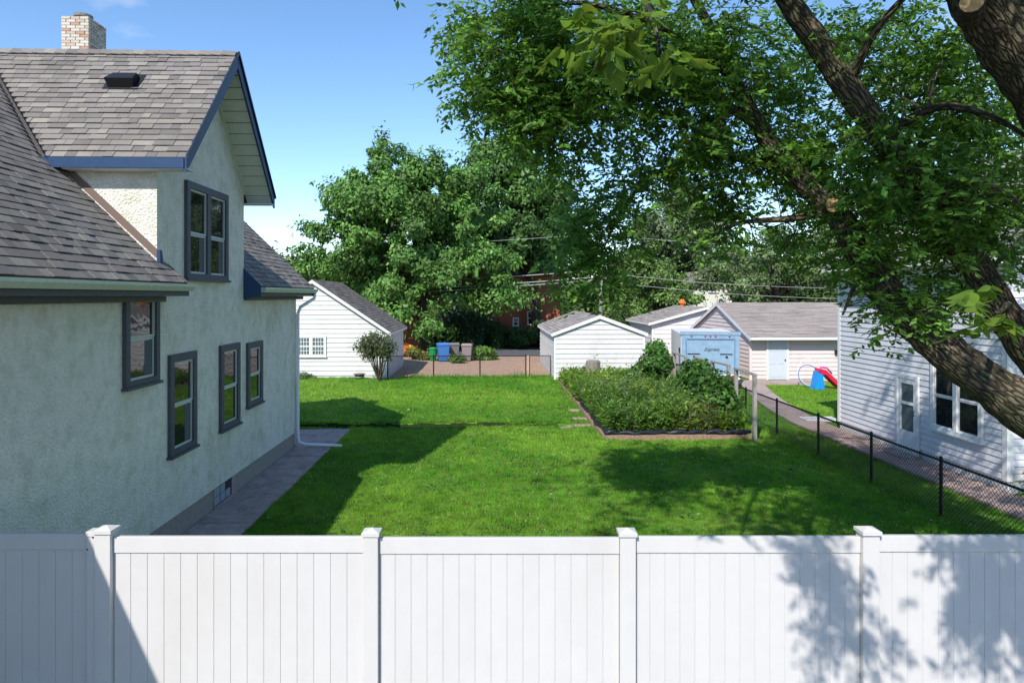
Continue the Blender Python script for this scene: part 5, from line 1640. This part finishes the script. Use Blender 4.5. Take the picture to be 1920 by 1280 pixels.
# cut stubs
for (px, py, d, r, dx, dy) in ((1560, 388, 8.93, .10, -.12, -.35), (1821, 14, 6.6, .11, -.2, -.3)):
    p = at(px, py, d); e = p + Vector((dx, dy, .05)).normalized() * .10
    m = MB(); m.tube([p - (e - p) * 2, e], [r * 1.15, r], 12, cap=True); o = m.build('cut_stub', 'bark', nt_, smooth=False)
    m = MB(); d_ = (e - p).normalized(); m.tube([e - d_ * .01, e + d_ * .004], [r * .93, r * .93], 12); m.build('cut_face', 'cut_wood', o)
sec = [[(1425, 240, 9.5, .07), (1300, 160, 9.6, .055), (1180, 130, 9.6, .04), (1050, 110, 9.4, .025), (930, 90, 9.2, .012)],
       [(1370, 140, 9.7, .06), (1250, 60, 9.4, .05), (1120, 10, 9.2, .035), (1020, 10, 9, .015)],
       [(1500, 335, 9.3, .07), (1400, 300, 9.9, .055), (1290, 300, 10.4, .04), (1190, 360, 10.8, .028), (1130, 470, 11, .012)],
       [(1180, 130, 9.6, .035), (1100, 190, 9.4, .025), (1040, 260, 9.2, .012)],
       [(1570, 395, 9.1, .06), (1480, 410, 9.3, .045), (1380, 420, 9.5, .03), (1310, 460, 9.6, .012)],
       [(1655, 255, 8.6, .06), (1760, 200, 8.2, .05), (1860, 220, 7.8, .035), (1930, 260, 7.5, .02)],
       [(1590, 165, 8.6, .06), (1640, 60, 8.2, .045), (1720, -30, 7.9, .03)],
       [(1740, 370, 8.5, .06), (1830, 340, 7.8, .04), (1910, 380, 7.2, .02)],
       [(1625, 480, 8.8, .05), (1600, 540, 8.4, .03), (1580, 590, 8.2, .012)],
       [(1880, 590, 8.0, .04), (1890, 570, 6.5, .03), (1870, 590, 5.3, .014)],
       [(1475, -5, 8.7, .08), (1360, -80, 7.5, .06), (1250, -120, 5.5, .04), (1210, -40, 4.0, .025), (1230, 60, 3.4, .012), (1245, 130, 3.2, .006)],
       [(1740, -200, 6.6, .1), (1550, -400, 5.0, .07), (1500, -600, 3.2, .04), (1600, -700, 2.4, .015)]]
for s_ in sec: limb('branch', s_, 7)
SKEL = []
for o_ in list(nt_.children):
    if o_.name.split('.')[0] in ('limb', 'branch'):
        n_ = 36 if o_.name.startswith('limb') else 7
        co_ = np.empty(len(o_.data.vertices) * 3); o_.data.vertices.foreach_get('co', co_)
        co_ = co_.reshape(-1, n_, 3).mean(1) + np.array(WORLD[o_.name].translation)
        SKEL.append(co_[::2])
SKEL = np.concatenate(SKEL)
# foliage: sprays of leaflets placed through the crown
def sprays(P0, leaf_L, per, droop, spread_r):
    """compound leaves: per leaflets along a drooping stem"""
    n = len(P0)
    ax = rand_dirs(n); ax[:, 2] = ax[:, 2] * .4 - droop
    ax /= np.linalg.norm(ax, axis=1, keepdims=True)
    t = np.tile(np.linspace(.15, 1, per), (n, 1)) * spread_r
    P = P0[:, None] + ax[:, None] * t[..., None]
    side = np.cross(ax, np.array([[0, 0, 1.]]) + rand_dirs(n) * .3); side /= np.linalg.norm(side, axis=1, keepdims=True)
    sg = np.where(np.arange(per) % 2 == 0, 1., -1.)
    sg[-1] = 0
    D = ax[:, None] * .75 + side[:, None] * sg[None, :, None] + np.array([0, 0, -.35]) + rng.normal(0, .22, (n, per, 3))
    Nn = np.cross(ax, side)[:, None] + rng.normal(0, .45, (n, per, 3))
    return P.reshape(-1, 3), D.reshape(-1, 3), Nn.reshape(-1, 3), leaf_L * np.exp(rng.normal(0, .22, n * per))
# picture-space ellipses (cx, cy, rx, ry), depth range, number of sprays
ell = [(950, 70, 115, 90, 8.2, 10.2, 620), (925, 150, 70, 60, 8.4, 10, 260), (1000, 190, 105, 75, 8.4, 10.2, 470), (1040, 265, 62, 55, 8.6, 9.6, 230),
       (1080, 110, 120, 115, 8.4, 10.4, 700), (1210, 110, 110, 110, 8.6, 10.4, 620), (1120, 215, 70, 75, 8.8, 10, 260), (1280, 230, 90, 75, 8.8, 10.4, 430),
       (1300, 330, 90, 60, 9.2, 10.6, 300), (1135, 420, 62, 85, 10, 11.5, 400), (1115, 500, 66, 55, 10, 11.5, 260), (1190, 350, 60, 50, 9.8, 11, 160),
       (1330, 90, 120, 110, 8.8, 10.2, 520), (1400, 220, 110, 120, 8.8, 10.2, 470), (1360, 395, 60, 60, 9.2, 10.4, 230),
       (1500, 440, 50, 55, 9, 10, 260), (1490, 120, 90, 120, 9, 10.2, 380), (1450, 320, 90, 60, 8.9, 9.9, 330), (1590, 310, 100, 110, 8.2, 9.6, 560), (1640, 110, 110, 120, 8, 9.6, 520),
       (1760, 120, 110, 120, 7.4, 9, 560), (1870, 170, 90, 110, 7.2, 8.8, 430), (1730, 280, 120, 90, 7.4, 8.6, 560), (1850, 310, 90, 90, 7, 8.4, 480), (1800, 410, 110, 70, 7.2, 8.4, 460),
       (1680, 400, 90, 70, 7.8, 8.6, 380), (1620, 460, 75, 45, 8, 8.8, 300), (1700, 560, 70, 45, 7.6, 8.3, 210), (1760, 500, 70, 60, 7.6, 8.2, 240), (1900, 450, 50, 70, 6.8, 8, 220),
       (1850, 560, 60, 50, 6.6, 7.6, 150), (1900, 20, 60, 40, 7.4, 8.6, 100), (1550, 30, 70, 50, 8.9, 9.8, 130)]
front = [(1700, 330, 80, 45, 7.7, 8.2, 130), (1620, 240, 40, 40, 8.1, 8.4, 36), (1480, 300, 50, 40, 8.8, 9.1, 50), (1740, 410, 60, 40, 7.6, 8.1, 90), (1790, 440, 40, 35, 7.6, 8, 45),
         (1610, 475, 50, 35, 8.2, 8.5, 65), (1650, 545, 26, 18, 8.0, 8.3, 22), (1700, 575, 35, 18, 7.8, 8.1, 26), (1600, 320, 50, 50, 8.2, 8.5, 45), (1850, 330, 60, 50, 7.3, 7.8, 60), (1760, 570, 30, 16, 7.7, 8, 14), (1590, 70, 40, 40, 8.3, 8.5, 14)]
CLUMPS = []
PP = []
for (cx, cy, rx, ry, d0, d1, k) in ell + front:
    if cx > 1380 and (cx, cy, rx, ry, d0, d1, k) in ell:
        d0 += 1.0; d1 += 1.7; k = k * (.78 if cy < 350 else .42)
    elif (cx, cy, rx, ry, d0, d1, k) in ell: k = k * .88
    k = int(k * 1.15)
    nb = max(5, k // 22)           # leaf clumps
    a_ = rng.uniform(0, 6.283, nb); rr = np.sqrt(rng.random(nb))
    bxs = cx + rx * rr * np.cos(a_); bys = cy + ry * rr * np.sin(a_); bds = rng.uniform(d0, d1, nb)
    CLUMPS += [at(bxs[j], bys[j], bds[j]) for j in range(nb)]
    idx = rng.integers(0, nb, k)
    for j in idx:
        p = at(bxs[j], bys[j], bds[j])
        PP.append((p.x + rng.normal(0, .20), p.y + rng.normal(0, .22), p.z + rng.normal(0, .17)))
# the rest of the crown above and beside the picture
def over(cx, cy, cz, rx, ry, rz, k):
    nb = max(4, k // 19)
    d = rand_dirs(nb) * (rng.random((nb, 1)) ** .4) * np.array([[rx, ry, rz]]) + np.array([[cx, cy, cz]])
    idx = rng.integers(0, nb, k)
    q = d[idx] + rng.normal(0, .2, (k, 3))
    for p in q:
        x, yv, dd = project(p)
        if yv > -25 and dd > .3 and -60 < x < 1980: continue
        if p[1] + p[2] < 10.6: continue
        if p[0] + .46 * p[2] < .9: continue
        PP.append(tuple(p))
over(0.2, 7.0, 9.2, 3.2, 2.6, 1.6, 650)
over(3.0, 6.5, 9.8, 3.2, 3.2, 2.2, 560)
over(5.8, 7.2, 9.4, 2.6, 3.0, 2.2, 560)
over(8.6, 8.0, 8.4, 2.2, 3.2, 2.0, 430)
over(8.8, 10.5, 7.2, 1.6, 2.4, 1.6, 200)
over(3.5, 5.0, 12.0, 3.5, 3.0, 1.6, 300)
over(0.8, 3.7, 9.0, 3.2, 1.7, 1.5, 1000)
over(3.6, 3.8, 8.8, 2.2, 1.6, 1.4, 620)
over(5.6, 4.2, 8.8, 1.8, 1.8, 1.3, 380)
P0 = np.array(PP)
P, D, Nn, L = sprays(P0, .104, 7, .35, .26)
tt = tints(len(P), (.10, .215, .036), .36, .12)
clr = np.exp(rng.normal(0, .15, (len(P0), 1))); tt = tt * np.repeat(clr, 7, axis=0)
obj_from_mesh('crown', leaf_mesh('crown', P, D, Nn, L, L * .45, tt, 'leaf', True), nt_, kind='stuff')
tw = MB()
for c in CLUMPS:
    dd = np.linalg.norm(SKEL - np.array(c), axis=1); i_ = int(dd.argmin())
    if .25 < dd[i_] < 1.7:
        a_ = Vector(SKEL[i_]); L_ = dd[i_]
        mid = a_.lerp(c, .55) + Vector(rng.normal(0, .1 * L_, 3)) + UP * .1 * L_
        r_ = .005 + .006 * L_
        tw.tube([a_, a_.lerp(mid, .5) + Vector(rng.normal(0, .03, 3)), mid, c], [r_, r_ * .8, r_ * .6, .004], 5)
        for _ in range(2):
            e_ = c + Vector(rng.normal(0, .16, 3)); tw.tube([mid, mid.lerp(e_, .6) + UP * .04, e_], [r_ * .5, r_ * .35, .003], 4)
tw.build('twigs', 'bark', nt_, kind='stuff')
# boughs that throw their shade on the vinyl fence
PP = []
def fshade(px, py, k, s, t0=3.4):
    for _ in range(k):
        p = at(px + rng.normal(0, s), py + rng.normal(0, s), FD)
        t = t0 + rng.normal(0, .25)
        q = p + SUN / SUN.z * t
        PP.append(tuple(q))
for (px, py, k, s) in ((1560, 1090, 26, 22), (1570, 1170, 26, 24), (1600, 1230, 22, 26), (1530, 1250, 14, 18), (1640, 1180, 12, 14), (1500, 1030, 8, 14), (1550, 1030, 12, 20),
                       (1830, 1080, 34, 30), (1850, 1160, 36, 30), (1880, 1110, 24, 30), (1860, 1020, 18, 26), (1900, 1060, 20, 26), (1830, 1240, 24, 26), (1910, 1230, 18, 20), (1790, 1140, 12, 16), (1920, 1140, 14, 20), (1780, 1020, 7, 14)):
    fshade(px, py, int(k * 2.3), s * 1.05, 4.3)
P0 = np.array([p for p in PP if project(p)[1] < -200 or project(p)[2] < .1])
P, D, Nn, L = sprays(P0, .095, 6, .35, .2)
obj_from_mesh('crown', leaf_mesh('crown', P, D, Nn, L, L * .5, tints(len(P), (.06, .125, .02), .2, .1), 'leaf', True), nt_, kind='stuff')
# nearest leaves, one by one
LM = []
for i in range(8):
    t = tints(1, (.105, .20, .028), .22, .35)
    LM.append(lance_leaf('leaf', t))
near = []
for (cx, cy, sx, sy, d, k, per, Ls) in ((1130, 75, 38, 22, 3.3, 16, 7, .085), (1205, 45, 24, 25, 3.2, 10, 7, .085), (1245, 115, 12, 22, 3.1, 3, 6, .085), (1860, 590, 32, 30, 4.9, 14, 7, .115)):
    P0 = []
    for _ in range(k):
        p = at(cx + rng.normal(0, sx), cy + rng.normal(0, sy) - 25, d + rng.normal(0, .12)); P0.append((p.x, p.y, p.z))
    P, D, Nn, L = sprays(np.array(P0), Ls, per, .55, .17)
    near.append((P, D, Nn, L))
cnt = 0
for P, D, Nn, L in near:
    for p, d, n_, l in zip(P, D, Nn, L):
        if cnt >= 300: break
        d = Vector(d).normalized(); s_ = Vector(n_).cross(d).normalized(); n2 = d.cross(s_)
        M = Matrix(((d.x * l, s_.x * l, n2.x * l, p[0]), (d.y * l, s_.y * l, n2.y * l, p[1]), (d.z * l, s_.z * l, n2.z * l, p[2]), (0, 0, 0, 1)))
        obj_from_mesh('leaf', LM[cnt % 8], nt_, mtx=M); cnt += 1

flush_shingles()
